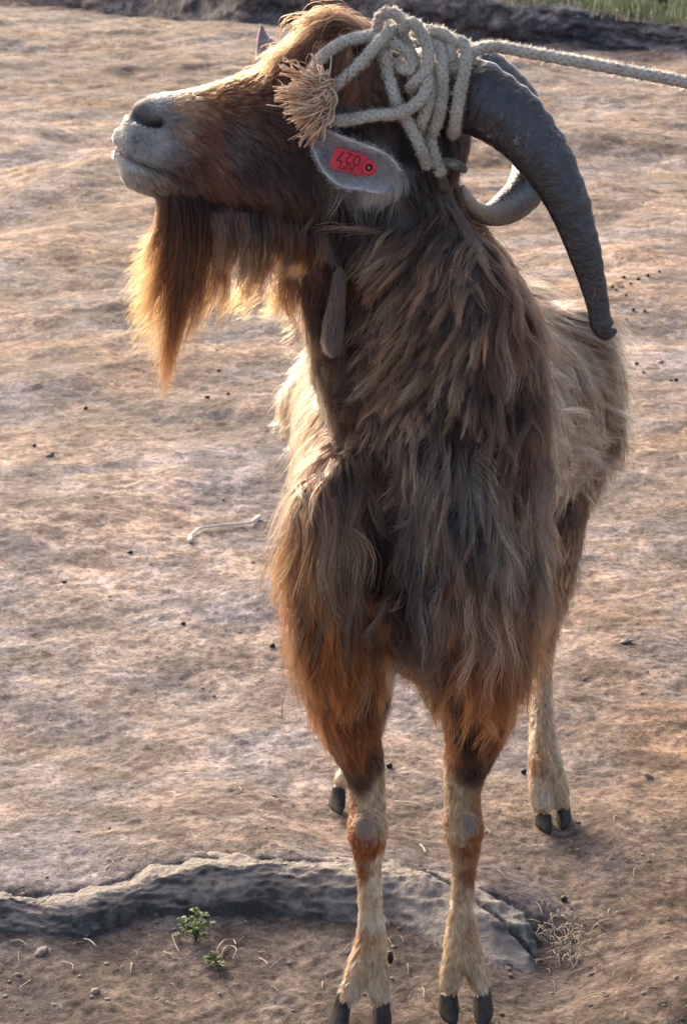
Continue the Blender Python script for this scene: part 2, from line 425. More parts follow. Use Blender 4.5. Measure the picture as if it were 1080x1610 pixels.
# head: vertical slices (u, top, bottom, half width m)
head = [(190, 205, 262, .016), (196, 190, 284, .024), (208, 172, 294, .030), (226, 156, 302, .034), (250, 149, 310, .035), (280, 146, 314, .036),
        (312, 140, 318, .039), (345, 130, 328, .043), (375, 120, 343, .049), (405, 108, 358, .057), (440, 98, 372, .066),
        (480, 86, 382, .074), (520, 76, 380, .074), (565, 72, 372, .070), (610, 80, 360, .066), (650, 100, 335, .060), (680, 130, 300, .05)]
C = []; A = []; B = []
for u, t_, b_, hw in head:
    c = W(u, (t_ + b_) / 2, HY); C.append(c); A.append(W(u, t_, HY) - c); B.append(np.array([0, hw, 0]))
body.add(*ring_loft(C, A, B, 32, 2.15))
# brow and eye socket, cheek, poll
body.add(*limb([(430, 120, 2.385, 16), (475, 125, 2.368, 20), (515, 140, 2.372, 18)]))
body.add(*limb([(400, 300, 2.385, 22), (450, 290, 2.372, 38), (510, 290, 2.375, 40)]))
body.add(*limb([(480, 80, HY, 26), (530, 62, HY, 32), (590, 70, HY, 32)]))
body.add(*limb([(655, 262, 2.40, 24), (615, 282, 2.355, 27), (580, 296, 2.342, 18)]))        # ear root
# neck and chest: horizontal slices (v, left, right, Y, half depth)
neck = [(270, 500, 690, 2.42, .06), (320, 492, 708, 2.42, .072), (370, 478, 742, 2.43, .082), (430, 478, 792, 2.44, .092), (490, 496, 835, 2.455, .10),
        (550, 508, 846, 2.475, .115), (620, 518, 850, 2.50, .13), (700, 518, 852, 2.52, .145), (780, 516, 850, 2.54, .145), (860, 520, 848, 2.55, .145),
        (930, 530, 842, 2.56, .13), (985, 560, 820, 2.57, .11), (1015, 600, 780, 2.58, .08)]
C = []; A = []; B = []
for v, l, r_, Y, hd in neck:
    c = W((l + r_) / 2, v, Y); C.append(c); A.append(W(l, v, Y) - c); B.append(np.array([0, -hd, hd * 0.3]))
body.add(*ring_loft(C, A, B, 36))
body.add(*limb([(665, 255, 2.44, 36), (705, 350, 2.47, 38), (770, 450, 2.52, 42), (805, 530, 2.60, 46)]))    # crest of the neck
body.add(*limb([(502, 420, 2.382, 24), (508, 500, 2.395, 26), (528, 600, 2.42, 26), (575, 700, 2.47, 34)]))  # windpipe
# brisket
body.add(*limb([(680, 720, 2.42, 54), (706, 810, 2.385, 66), (722, 900, 2.375, 68), (730, 990, 2.41, 56)]))
# trunk: slices along Y  (Y, x, z, half width, half height)
trunk = [(2.52, .09, .665, .135, .19), (2.66, .10, .675, .145, .185), (2.80, .12, .67, .165, .175), (2.94, .14, .662, .195, .170),
         (3.06, .160, .655, .205, .165), (3.18, .165, .665, .180, .152), (3.28, .16, .68, .14, .13)]
C = [np.array([x, Y, z]) for Y, x, z, a_, b_ in trunk]
A = [np.array([a_, 0, 0]) for Y, x, z, a_, b_ in trunk]; B = [np.array([0, 0, b_]) for Y, x, z, a_, b_ in trunk]
body.add(*ring_loft(C, A, B, 36, 2.1))
body.add(*limb([(520, 600, 3.02, 40), (494, 618, 3.03, 40), (478, 636, 3.03, 32), (492, 668, 3.02, 30)]))
body.add(*limb([(900, 520, 3.0, 45), (915, 610, 3.02, 52), (915, 680, 3.04, 50), (905, 740, 3.05, 40)]))
# left fore leg (photo left)
body.add(*limb([(560, 640, 2.56, 30, 1.4), (540, 700, 2.50, 34, 1.4), (520, 780, 2.445, 46, 1.5), (508, 860, 2.43, 50, 1.5), (514, 950, 2.43, 52, 1.4), (532, 1030, 2.45, 54, 1.3), (543, 1100, 2.47, 50, 1.25),
                (557, 1165, 2.49, 41, 1.2), (572, 1208, 2.495, 31, 1.15), (578, 1245, 2.495, 27, 1.1), (578, 1278, 2.488, 28, 1.1), (578, 1304, 2.480, 32, 1.2), (579, 1336, 2.487, 25), (580, 1368, 2.487, 18.5), (582, 1415, 2.485, 18), (583, 1455, 2.48, 21),
                (583, 1490, 2.475, 26), (576, 1520, 2.465, 29)]))
body.add(*limb([(568, 1500, 2.47, 16), (558, 1540, 2.455, 17.5), (549, 1568, 2.445, 16.5)]))
body.add(*limb([(591, 1500, 2.47, 16), (594, 1540, 2.455, 17.5), (596, 1568, 2.445, 16.5)]))
# right fore leg
body.add(*limb([(800, 700, 2.54, 42, 1.5), (800, 790, 2.52, 54, 1.5), (790, 880, 2.51, 60, 1.5), (772, 960, 2.49, 66, 1.4), (752, 1030, 2.48, 68, 1.3), (748, 1085, 2.485, 60, 1.25), (748, 1130, 2.49, 50, 1.2),
                (742, 1172, 2.495, 41, 1.2), (731, 1212, 2.495, 32, 1.15), (727, 1245, 2.495, 28, 1.1), (727, 1273, 2.488, 28, 1.1), (729, 1300, 2.480, 31, 1.2), (730, 1334, 2.487, 24), (729, 1366, 2.487, 18), (727, 1405, 2.485, 17.5), (725, 1442, 2.48, 19.5),
                (725, 1475, 2.475, 27), (728, 1505, 2.467, 30)]))
body.add(*limb([(715, 1490, 2.47, 16), (710, 1528, 2.46, 17), (707, 1551, 2.455, 16)]))
body.add(*limb([(739, 1490, 2.47, 16), (748, 1528, 2.46, 17), (754, 1551, 2.455, 16)]))
# knee pads
body.add(*limb([(570, 1291, 2.460, 14), (570, 1312, 2.460, 14)])); body.add(*limb([(736, 1291, 2.460, 14), (736, 1312, 2.460, 14)]))
# right hind leg
body.add(*limb([(880, 740, 3.10, 56, 1.6), (872, 820, 3.08, 44, 1.8), (866, 900, 3.10, 32, 1.7), (858, 960, 3.16, 24, 1.4), (852, 1010, 3.20, 19, 1.2), (851, 1060, 3.16, 14.5),
                (852, 1120, 3.12, 17), (853, 1170, 3.09, 22), (858, 1205, 3.065, 27)]))
body.add(*limb([(850, 1200, 3.07, 15), (848, 1235, 3.05, 17), (853, 1268, 3.035, 16)]))
body.add(*limb([(868, 1200, 3.07, 15), (876, 1235, 3.06, 16), (881, 1264, 3.05, 15)]))
# left hind leg
body.add(*limb([(560, 760, 3.15, 60, 1.6), (580, 860, 3.13, 44, 1.8), (602, 960, 3.18, 26, 1.4), (606, 1030, 3.22, 18), (602, 1090, 3.18, 14), (585, 1150, 3.14, 15), (562, 1195, 3.11, 16),
                (551, 1215, 3.10, 18)]))
body.add(*limb([(547, 1215, 3.10, 13), (537, 1230, 3.09, 13)])); body.add(*limb([(560, 1215, 3.10, 13), (558, 1230, 3.09, 13)]))
# tail stub
body.add(*limb([(700, 520, 3.30, 16), (705, 480, 3.36, 12), (706, 450, 3.38, 7)]))

tmp = body.build('body_tmp', None)
md = tmp.modifiers.new('r', 'REMESH'); md.mode = 'VOXEL'; md.voxel_size = 0.0034; md.adaptivity = 0
ms = tmp.modifiers.new('s', 'SMOOTH'); ms.iterations = 9; ms.factor = 0.6
dg = bpy.context.evaluated_depsgraph_get()
ev = tmp.evaluated_get(dg)
bm_ = bpy.data.meshes.new_from_object(ev)
bpy.data.objects.remove(tmp, do_unlink=True)
nv = len(bm_.vertices)
BV = np.empty(nv * 3, np.float32); bm_.vertices.foreach_get('co', BV); BV = BV.reshape(-1, 3).astype(float)
BN = np.empty(nv * 3, np.float32); bm_.vertices.foreach_get('normal', BN); BN = BN.reshape(-1, 3).astype(float)

# carved face details: nostril and mouth, on both sides of the muzzle
bu, bv_, _dep = project(np.stack([BV[:, 0], np.full(nv, HY), BV[:, 2]], -1))
def seg_dist(u, v, pl):
    d = np.full(len(u), 1e9)
    for (x0, y0), (x1, y1) in zip(pl[:-1], pl[1:]):
        L2 = (x1 - x0) ** 2 + (y1 - y0) ** 2
        t = np.clip(((u - x0) * (x1 - x0) + (v - y0) * (y1 - y0)) / L2, 0, 1)
        d = np.minimum(d, np.hypot(u - x0 - t * (x1 - x0), v - y0 - t * (y1 - y0)))
    return d
is_head = (bu < 330) & (bv_ < 340) & (BV[:, 1] < 2.6)
MOUTH = [(176, 228), (192, 237), (212, 247), (236, 257), (256, 265), (278, 269)]; NOSTRIL = [(212, 176), (228, 185), (243, 189), (254, 187)]
dm = seg_dist(bu, bv_, MOUTH)
wm = np.exp(-(dm / 5.0) ** 2) * is_head
dn = seg_dist(bu, bv_, [(214, 178), (228, 185), (243, 189), (254, 188)])
wn_ = np.exp(-(dn / 7.0) ** 2) * is_head
dn2 = seg_dist(bu, bv_, [(212, 172), (230, 166), (250, 176)]); wal = np.exp(-(dn2 / 9.0) ** 2) * is_head
lip = np.exp(-((seg_dist(bu, bv_, [(186, 248), (215, 262), (245, 272)])) / 9.0) ** 2) * is_head
BV += BN * (-0.0065 * wm - 0.011 * wn_ + 0.004 * wal + 0.002 * lip)[:, None]
bm_.vertices.foreach_set('co', BV.astype(np.float32).ravel()); bm_.update()
bm_.vertices.foreach_get('normal', (tmpn := np.empty(nv * 3, np.float32))); BN = tmpn.reshape(-1, 3).astype(float)
bm_.calc_loop_triangles()
tris = np.empty(len(bm_.loop_triangles) * 3, np.int32); bm_.loop_triangles.foreach_get('vertices', tris); tris = tris.reshape(-1, 3)
bvh = BVHTree.FromPolygons([tuple(v) for v in BV], [tuple(int(i) for i in t) for t in tris])
bm_.name = 'body'
goat = empty('goat', (0.10, 2.75, 0.0))
def par(o, p=None):
    p = p or goat
    o.parent = p
    off = Vector((0, 0, 0)); q = p
    while q is not None: off += q.location; q = q.parent
    o.location = -off if o.type != 'EMPTY' else o.location
    return o
body_o = bpy.data.objects.new('body', bm_); col.objects.link(body_o); par(body_o)
bm_.materials.clear(); bm_.materials.append(M['skin'])
bm_.polygons.foreach_set('use_smooth', np.ones(len(bm_.polygons), bool))
tag(goat, 'shaggy brown horned goat with a long orange beard standing tethered, head raised to the left', 'goat')

# ------------------------------------------------------------------ coat guides
D = (.021, .013, .012); DB = (.066, .028, .018); B_ = (.150, .058, .028); RB = (.26, .080, .024); RU = (.46, .145, .032)
T_ = (.46, .270, .150); TG = (.275, .185, .130); CR = (.62, .465, .30); WH = (.44, .41, .365); GR = (.17, .16, .157); OR = (.58, .215, .052)
MG = (.28, .27, .262); LT = (.52, .33, .175); LC = (.70, .53, .33); LW = (.80, .70, .54); LO = (.42, .20, .075)
# (u, v, du, dv, length m, root colour, tip colour, lift)
GD = [
 # muzzle
 (195, 215, 1, .3, .004, MG, WH, .3), (215, 215, 1, .3, .004, GR, MG, .3), (250, 160, 1, 0, .005, GR, MG, .3), (230, 205, 1, .3, .004, MG, MG, .3), (255, 230, 1, .3, .006, MG, WH, .3), (270, 190, 1, .3, .006, GR, TG, .3),
 (205, 275, .5, 1, .007, WH, WH, .35), (235, 290, .5, 1, .009, TG, WH, .35), (262, 300, .4, 1, .012, TG, T_, .35), (275, 245, 1, .3, .008, GR, TG, .3),
 (225, 165, 1, 0, .003, GR, GR, .3), (285, 275, .8, .5, .010, DB, B_, .3),
 # face
 (290, 165, 1, -.1, .009, T_, T_, .25), (330, 150, 1, -.2, .010, B_, OR, .25), (390, 118, 1, -.3, .013, B_, RU, .3), (290, 205, 1, .1, .010, TG, T_, .25),
 (320, 215, 1, .2, .012, B_, RB, .25), (370, 160, 1, 0, .012, DB, RB, .25), (420, 140, 1, .1, .014, DB, B_, .25), (370, 220, 1, .3, .014, DB, GR, .25), (420, 200, 1, .4, .015, D, B_, .25),
 (310, 260, 1, .3, .013, DB, RB, .25), (340, 300, .8, .6, .016, B_, RB, .25), (400, 270, .8, .5, .016, D, DB, .25), (400, 310, .6, .8, .018, DB, RB, .25), (460, 250, .8, .5, .016, D, DB, .25),
 (470, 310, .4, .9, .020, D, B_, .25), (450, 345, .1, 1, .045, DB, TG, .3), (380, 335, -.1, 1, .040, DB, TG, .35), (500, 350, 0, 1, .05, D, TG, .3), (540, 350, 0, 1, .03, D, D, .25),
 (330, 322, -.2, 1, .03, DB, RB, .4), (530, 160, .6, .6, .014, GR, TG, .25), (570, 140, .3, 1, .02, DB, T_, .25), (590, 180, .3, 1, .02, D, B_, .25), (550, 200, .6, .6, .015, D, DB, .25),
 (530, 80, -.8, -.1, .03, DB, RB, .4), (480, 90, -1, .1, .02, DB, RB, .4), (580, 260, 0.3, 1, .010, WH, WH, .35), (610, 290, -.3, 1, .012, WH, WH, .4), (585, 300, -.3, 1, .012, WH, WH, .4),
 # behind the ear, upper neck
 (690, 235, .1, 1, .02, D, DB, .2), (700, 275, .1, 1, .025, D, DB, .2), (680, 205, .1, 1, .02, D, D, .2), (705, 310, .0, 1, .03, D, B_, .25),
 (640, 230, .2, 1, .02, D, D, .2), (650, 300, .0, 1, .03, D, DB, .25), (600, 340, -.1, 1, .03, D, DB, .25), (560, 400, -.1, 1, .03, D, B_, .25), (520, 400, 0, 1, .03, D, DB, .25),
 (490, 430, -.2, 1, .03, DB, RB, .3), (500, 500, .1, 1, .02, D, DB, .25), (540, 460, .1, 1, .018, DB, B_, .2), (520, 560, .1, 1, .02, D, B_, .25), (560, 530, 0, 1, .025, D, B_, .25),
 (620, 375, -.9, .35, .050, D, T_, .4), (680, 350, -.8, .5, .05, D, B_, .4), (620, 430, -.75, .6, .055, D, T_, .4), (700, 420, -.5, .8, .06, D, TG, .4), (650, 480, -.7, .7, .060, D, T_, .4),
 (600, 500, -.5, .8, .05, D, TG, .35), (700, 500, -.45, .9, .065, D, T_, .4), (640, 560, -.6, .8, .06, D, T_, .35), (590, 580, -.35, .9, .045, DB, TG, .3),
 (740, 360, .25, .9, .05, D, B_, .35), (780, 420, .35, .9, .06, DB, B_, .35), (760, 500, 0, 1, .06, DB, TG, .35), (820, 480, .5, .85, .06, B_, TG, .35), (850, 540, .6, .8, .05, B_, T_, .35),
 (820, 580, .15, 1, .06, D, DB, .3), (840, 650, .1, 1, .06, D, B_, .3),
 # lower neck and chest
 (530, 640, .12, 1, .03, DB, TG, .25), (580, 650, -.1, 1, .04, DB, TG, .25), (640, 640, -.25, 1, .055, D, TG, .3), (700, 600, -.2, 1, .065, D, TG, .3), (760, 600, .05, 1, .065, DB, TG, .3),
 (720, 680, -.15, 1, .065, D, D, .3), (660, 720, -.4, .9, .06, D, TG, .3), (600, 720, .2, 1, .05, D, DB, .3), (780, 700, .05, 1, .085, D, TG, .3), (560, 720, .4, 1, .05, DB, T_, .3),
 (840, 740, .1, 1, .075, D, T_, .3), (690, 790, -.25, 1, .075, D, GR, .3), (620, 800, .1, 1, .06, D, DB, .3), (750, 800, .0, 1, .10, D, TG, .3), (820, 830, .1, 1, .09, DB, T_, .3),
 (500, 740, -.1, 1, .08, B_, T_, .35), (480, 800, -.12, 1, .09, B_, OR, .35), (530, 800, .2, 1, .08, DB, T_, .3), (560, 860, .45, 1, .06, D, B_, .3), (600, 880, .1, 1, .05, D, D, .3), (585, 830, .2, 1, .05, D, D, .3),
 (462, 880, .02, 1, .10, RB, OR, .35), (510, 880, .1, 1, .10, DB, T_, .3), (660, 870, -.2, 1, .09, D, GR, .3), (720, 880, -.1, 1, .11, D, T_, .3), (790, 900, 0, 1, .11, DB, OR, .3),
 (850, 900, .15, 1, .07, B_, T_, .3), (560, 940, .35, 1, .07, DB, T_, .3), (470, 960, .1, 1, .09, RU, OR, .35), (520, 980, .1, 1, .08, RB, RU, .3), (598, 960, -.3, .6, .045, DB, B_, .5),
 (640, 960, -.05, 1, .07, DB, GR, .35), (700, 960, -.15, 1, .10, D, TG, .35), (760, 980, .05, 1, .10, DB, RU, .35), (825, 980, .1, 1, .08, RB, OR, .35), (570, 1010, -.3, 1, .05, RB, OR, .35),
 (660, 1020, .25, 1, .07, DB, RU, .4), (720, 1040, .1, 1, .07, D, RU, .35), (790, 1050, 0, 1, .065, RB, RU, .35), (480, 1030, .35, .95, .06, RB, OR, .35), (530, 1060, .1, 1, .05, RB, RU, .3),
 (840, 1020, -.1, 1, .06, RB, RU, .3),
 # fore legs
 (510, 1110, .3, 1, .045, RB, RU, .4), (560, 1110, .1, 1, .035, DB, RB, .3), (600, 1100, 0, 1, .025, D, DB, .2), (545, 1180, .35, 1, .022, RB, RU, .3), (590, 1190, .1, 1, .015, D, B_, .2),
 (570, 1230, .1, 1, .012, DB, B_, .2), (597, 1240, 0, 1, .010, LT, LW, .2), (556, 1265, 0, 1, .008, RB, RU, .2), (603, 1290, 0, 1, .008, LT, LC, .2), (575, 1262, 0, 1, .008, LT, LC, .2),
 (570, 1300, 0, 1, .0015, (.17, .125, .10), (.26, .20, .155), .2), (552, 1300, 0, 1, .006, RU, RB, .2), (565, 1336, 0, 1, .010, RB, RU, .2), (585, 1336, 0, 1, .009, RB, RU, .2), (600, 1345, 0, 1, .008, LC, LC, .2),
 (563, 1370, 0, 1, .010, RB, RU, .2), (592, 1385, 0, 1, .008, LC, LW, .2), (565, 1420, 0, 1, .009, LT, LC, .2), (590, 1440, 0, 1, .009, LC, LW, .2), (570, 1478, 0, 1, .010, LO, LT, .25),
 (600, 1490, 0, 1, .010, LT, LC, .25), (555, 1530, -.2, 1, .012, LT, LC, .3), (595, 1535, .1, 1, .012, LT, LC, .3), (548, 1565, -.2, 1, .010, LT, LW, .3), (596, 1570, 0, 1, .010, LT, LW, .3),
 (715, 1120, 0, 1, .03, RB, RU, .3), (790, 1110, -.3, 1, .045, RB, RU, .4), (775, 1165, -.5, 1, .03, RB, RB, .3), (740, 1165, -.1, 1, .02, D, DB, .2), (708, 1170, 0, 1, .015, RB, RU, .2),
 (745, 1215, -.1, 1, .012, D, DB, .2), (708, 1230, 0, 1, .010, LT, LC, .2), (750, 1265, 0, 1, .009, RB, RU, .2), (720, 1262, 0, 1, .009, LT, LT, .2), (702, 1290, 0, 1, .008, RB, LT, .2),
 (736, 1300, 0, 1, .0015, (.15, .11, .09), (.22, .17, .13), .2), (718, 1310, 0, 1, .008, LT, LC, .2), (752, 1310, 0, 1, .008, RB, RU, .2), (738, 1340, 0, 1, .010, RB, RU, .2), (716, 1350, 0, 1, .008, LT, LC, .2),
 (740, 1375, 0, 1, .010, RB, RB, .2), (715, 1395, 0, 1, .009, LT, LC, .2), (735, 1415, 0, 1, .009, LT, LC, .2), (715, 1450, 0, 1, .010, LT, LC, .2), (745, 1465, 0, 1, .010, LO, LT, .25),
 (710, 1490, 0, 1, .010, LT, LC, .25), (705, 1530, -.1, 1, .012, LT, LC, .3), (750, 1530, .15, 1, .012, LT, LC, .3), (755, 1555, 0, 1, .010, LT, LW, .3), (708, 1552, 0, 1, .010, LT, LC, .3),
 # flank, rump, belly
 (870, 470, .9, .4, .07, B_, CR, .5), (900, 500, 1, .3, .075, B_, CR, .5), (880, 560, 1, .4, .06, B_, CR, .4), (920, 560, .9, .5, .075, B_, CR, .45), (890, 620, .9, .5, .06, B_, CR, .35),
 (930, 630, .8, .6, .07, B_, CR, .45), (880, 690, .9, .35, .06, B_, CR, .35), (930, 700, 1, .15, .06, B_, CR, .45), (900, 745, .7, .5, .04, B_, CR, .3), (880, 800, .1, 1, .025, DB, TG, .25),
 (885, 870, .0, 1, .03, B_, CR, .25), (870, 940, 0, 1, .03, B_, CR, .25),
 (450, 600, -.8, .6, .045, T_, CR, .35), (470, 560, -.7, .7, .045, T_, CR, .35), (470, 650, -.5, .8, .045, B_, CR, .35), (488, 690, -.1, 1, .07, T_, CR, .35),
 # hind legs
 (850, 1030, 0, 1, .012, LT, LC, .2), (845, 1090, 0, 1, .012, LT, LC, .2), (860, 1090, 0, 1, .012, LT, LW, .2), (850, 1150, 0, 1, .011, LT, LC, .2), (845, 1200, 0, 1, .010, LO, LT, .2), (875, 1200, 0, 1, .010, LT, LW, .2),
 (850, 1245, 0, 1, .008, LT, LW, .2), (882, 1240, 0, 1, .008, LT, LC, .2), (612, 1080, 0, 1, .012, LT, LC, .2), (535, 1232, 0, 1, .008, LT, LW, .2),
]
gpos = []; gdat = []
for g in GD:
    u, v = g[0], g[1]; hit = None
    for rad in (0, 6, 12, 20, 30, 45):
        for k in range(1 if rad == 0 else 12):
            uu, vv = u + rad * math.cos(k * .5236), v + rad * math.sin(k * .5236)
            d = ray(uu, vv); h = bvh.ray_cast(Vector((0, 0, CAM_H)), Vector(d).normalized())
            if h[0] is not None: hit = h; break
        if hit: break
    if hit is None: print('guide misses', u, v); continue
    P = np.array(hit[0]); fl = np.array([g[2], 0, -g[3] / CT])
    gpos.append(P); gdat.append((fl / np.linalg.norm(fl), g[4], g[5], g[6], g[7]))
# guides for the parts the camera does not see (back, far side of the head and legs)
def add3(p, fl, L, c0, c1, lift=.3):
    fl = np.array(fl, float); gpos.append(np.array(p, float)); gdat.append((fl / np.linalg.norm(fl), L, c0, c1, lift))
for x, y, z in ((.1, 2.75, .86), (.12, 2.95, .83), (.15, 3.15, .82), (.16, 3.3, .75)):
    add3((x, y, z), (0.2, 1, -.2), .08, T_, CR, .4); add3((x + .16, y, z - .12), (.5, .5, -.8), .07, TG, CR, .4); add3((x - .16, y, z - .12), (-.5, .5, -.8), .07, T_, CR, .4)
for u, v, Y in ((560, 780, 3.12), (585, 880, 3.10), (602, 960, 3.16), (606, 1030, 3.2), (602, 1090, 3.17), (585, 1150, 3.13), (562, 1200, 3.10)):
    for dy in (-.03, .03): add3(W(u, v, Y + dy), (0, 0, -1), .014, T_, CR, .25)
for y in (2.8, 3.0, 3.15): add3((.13, y, .49), (0, .6, -.8), .04, T_, CR, .3)
for u, v in ((300, 220), (400, 240), (500, 250), (600, 200)): add3(W(u, v, 2.49), (1, 0, -.3), .015, DB, B_, .25)
gpos = np.array(gpos); gfl = np.array([g[0] for g in gdat]); glen = np.array([g[1] for g in gdat])
gc0 = np.array([g[2] for g in gdat]); gc1 = np.array([g[3] for g in gdat]); glift = np.array([g[4] for g in gdat])

def field(P):
    """smoothly interpolated flow, length, colours, lift at the points P"""
    out = [np.zeros((len(P), 3)), np.zeros(len(P)), np.zeros((len(P), 3)), np.zeros((len(P), 3)), np.zeros(len(P))]
    for s in range(0, len(P), 20000):
        Q = P[s:s + 20000]
        d2 = ((Q[:, None, :] - gpos[None]) ** 2).sum(-1)
        w = 1.0 / (d2 + 0.00006) ** 2.2; w /= w.sum(1, keepdims=True)
        out[0][s:s + 20000] = w @ gfl; out[1][s:s + 20000] = np.exp(w @ np.log(glen))
        out[2][s:s + 20000] = w @ gc0; out[3][s:s + 20000] = w @ gc1; out[4][s:s + 20000] = w @ glift
    return out

# skin colours
_, sl, s0, s1, _l = field(BV)
sk = s0 * 0.75 + s1 * 0.25
short = sstep(0.012, 0.004, sl)[:, None]
sk = sk * (1 - short) * 0.8 + (s0 * .5 + s1 * .5) * short
nose_dark = np.clip(wn_ * 1.3 + wm * 0.9, 0, 1)[:, None]
sk = sk * (1 - nose_dark) + np.array([.018, .014, .015]) * nose_dark
pad = (np.exp(-(np.hypot((bu - 226) / 26, (bv_ - 172) / 16)) ** 3) * is_head)[:, None] * 0.75
sk = sk * (1 - pad) + np.array([.085, .085, .095]) * pad
pink = (np.exp(-(np.hypot((bu - 196) / 10, (bv_ - 236) / 6)) ** 2) * is_head)[:, None] * 0.5
sk = sk * (1 - pink) + np.array([.30, .17, .15]) * pink
# dark whisker spots
for _ in range(20):
    uu, vv = random.uniform(196, 245), random.uniform(205, 238); 
    q = (np.exp(-(np.hypot(bu - uu, bv_ - vv) / 2.4) ** 2) * is_head)[:, None] * 0.6; sk = sk * (1 - q) + .03 * q
at = bm_.color_attributes.new('col', 'FLOAT_COLOR', 'POINT'); c4 = np.ones((nv, 4), np.float32); c4[:, :3] = sk; at.data.foreach_set('color', c4.ravel())

# ------------------------------------------------------------------ hair
def hair_object(name, P, C, r0, r1, mat, parent=None):
    """P (n,k,3) strands, C (n,k,3) colours, r0 root radius (n,) or float, r1 tip"""
    n, k, _ = P.shape
    cu = bpy.data.hair_curves.new(name); cu.add_curves([k] * n)
    cu.attributes['position'].data.foreach_set('vector', P.astype(np.float32).ravel())
    t = np.linspace(0, 1, k)[None, :]
    r0 = np.broadcast_to(np.asarray(r0, float).reshape(-1, 1), (n, 1))
    rad = (r0 * (1 - t ** 2) + r1 * t ** 2).astype(np.float32)
    ra = cu.attributes.get('radius') or cu.attributes.new('radius', 'FLOAT', 'POINT'); ra.data.foreach_set('value', rad.ravel())
    ca = cu.attributes.new('hcol', 'FLOAT_COLOR', 'POINT'); c4 = np.ones((n, k, 4), np.float32); c4[..., :3] = np.clip(C, 0.004, .92)
    ca.data.foreach_set('color', c4.ravel())
    cu.materials.append(mat)
    o = bpy.data.objects.new(name, cu); col.objects.link(o)
    if parent is not None: par(o, parent)
    return o

TA = BV[tris]; area = 0.5 * np.linalg.norm(np.cross(TA[:, 1] - TA[:, 0], TA[:, 2] - TA[:, 0]), axis=1)
tc = TA.mean(1)
tl = field(tc)[1]
tn = np.cross(TA[:, 1] - TA[:, 0], TA[:, 2] - TA[:, 0]); tn /= np.linalg.norm(tn, axis=1)[:, None] + 1e-12
tview = np.array([0, 0, CAM_H]) - tc; tview /= np.linalg.norm(tview, axis=1)[:, None]
facing = (tn * tview).sum(1)
vis = np.where(facing > -0.45, 1.0, 0.30)
def sample_on(n, w):
    cdf = np.cumsum(w); i = np.searchsorted(cdf, RNG.random(n) * cdf[-1]); i = np.minimum(i, len(w) - 1)
    a_, b_ = RNG.random(n), RNG.random(n); f = a_ + b_ > 1; a_[f] = 1 - a_[f]; b_[f] = 1 - b_[f]
    T3 = BV[tris[i]]; P = T3[:, 0] + a_[:, None] * (T3[:, 1] - T3[:, 0]) + b_[:, None] * (T3[:, 2] - T3[:, 0])
    Nn = BN[tris[i]]; N_ = Nn[:, 0] * (1 - a_ - b_)[:, None] + Nn[:, 1] * a_[:, None] + Nn[:, 2] * b_[:, None]
    N_ /= np.linalg.norm(N_, axis=1)[:, None] + 1e-12
    return P, N_
def norm(v): return v / (np.linalg.norm(v, axis=-1, keepdims=True) + 1e-12)

def grow(P, N_, fl, L, lift, k, gravity, wave, coh=None):
    """march strands over the body surface, kept outside of it"""
    n = len(P); out = np.zeros((n, k, 3)); out[:, 0] = P
    t_ = norm(fl - (fl * N_).sum(1, keepdims=True) * N_)
    d = norm(t_ * (1 - lift)[:, None] + N_ * lift[:, None])
    cur = P.copy(); step = L / (k - 1)
    hgt = 0.0015 + RNG.random(n) * 0.14 * L
    ph = RNG.random(n) * 6.28; wf = 1.5 + RNG.random(n) * 2.0
    side = norm(np.cross(t_, N_))
    cph = 7.5 * fbm(P[:, 0] * 1.0, P[:, 2] * .5, 0.11, 2) + RNG.normal(0, .35, n)
    for j in range(1, k):
        s = j / (k - 1)
        g = np.array([0, 0, -1.0])
        bend = norm(t_ * (1 - 0.35 * s) + g[None] * gravity[:, None] * s * 1.2)
        w = wave[:, None] * side * np.cos(ph + wf * 6.28 * s)[:, None]
        if coh is not None: w = w * .35 + coh[:, None] * side * np.cos(cur[:, 2] * 68 + cph)[:, None] * min(1, s * 2.5)
        d = norm(d * 0.55 + bend * 0.45 + w)
        cur = cur + d * step[:, None]
        for i in range(n):
            loc, nn, _i, dist = bvh.find_nearest(Vector(cur[i]))
            if loc is None: continue
            sg = (cur[i][0] - loc[0]) * nn[0] + (cur[i][1] - loc[1]) * nn[1] + (cur[i][2] - loc[2]) * nn[2]
            want = hgt[i] * min(1, s * 2)
            if sg < want:
                push = want - sg
                cur[i] = cur[i] + np.array(nn) * push
        out[:, j] = cur
    return out

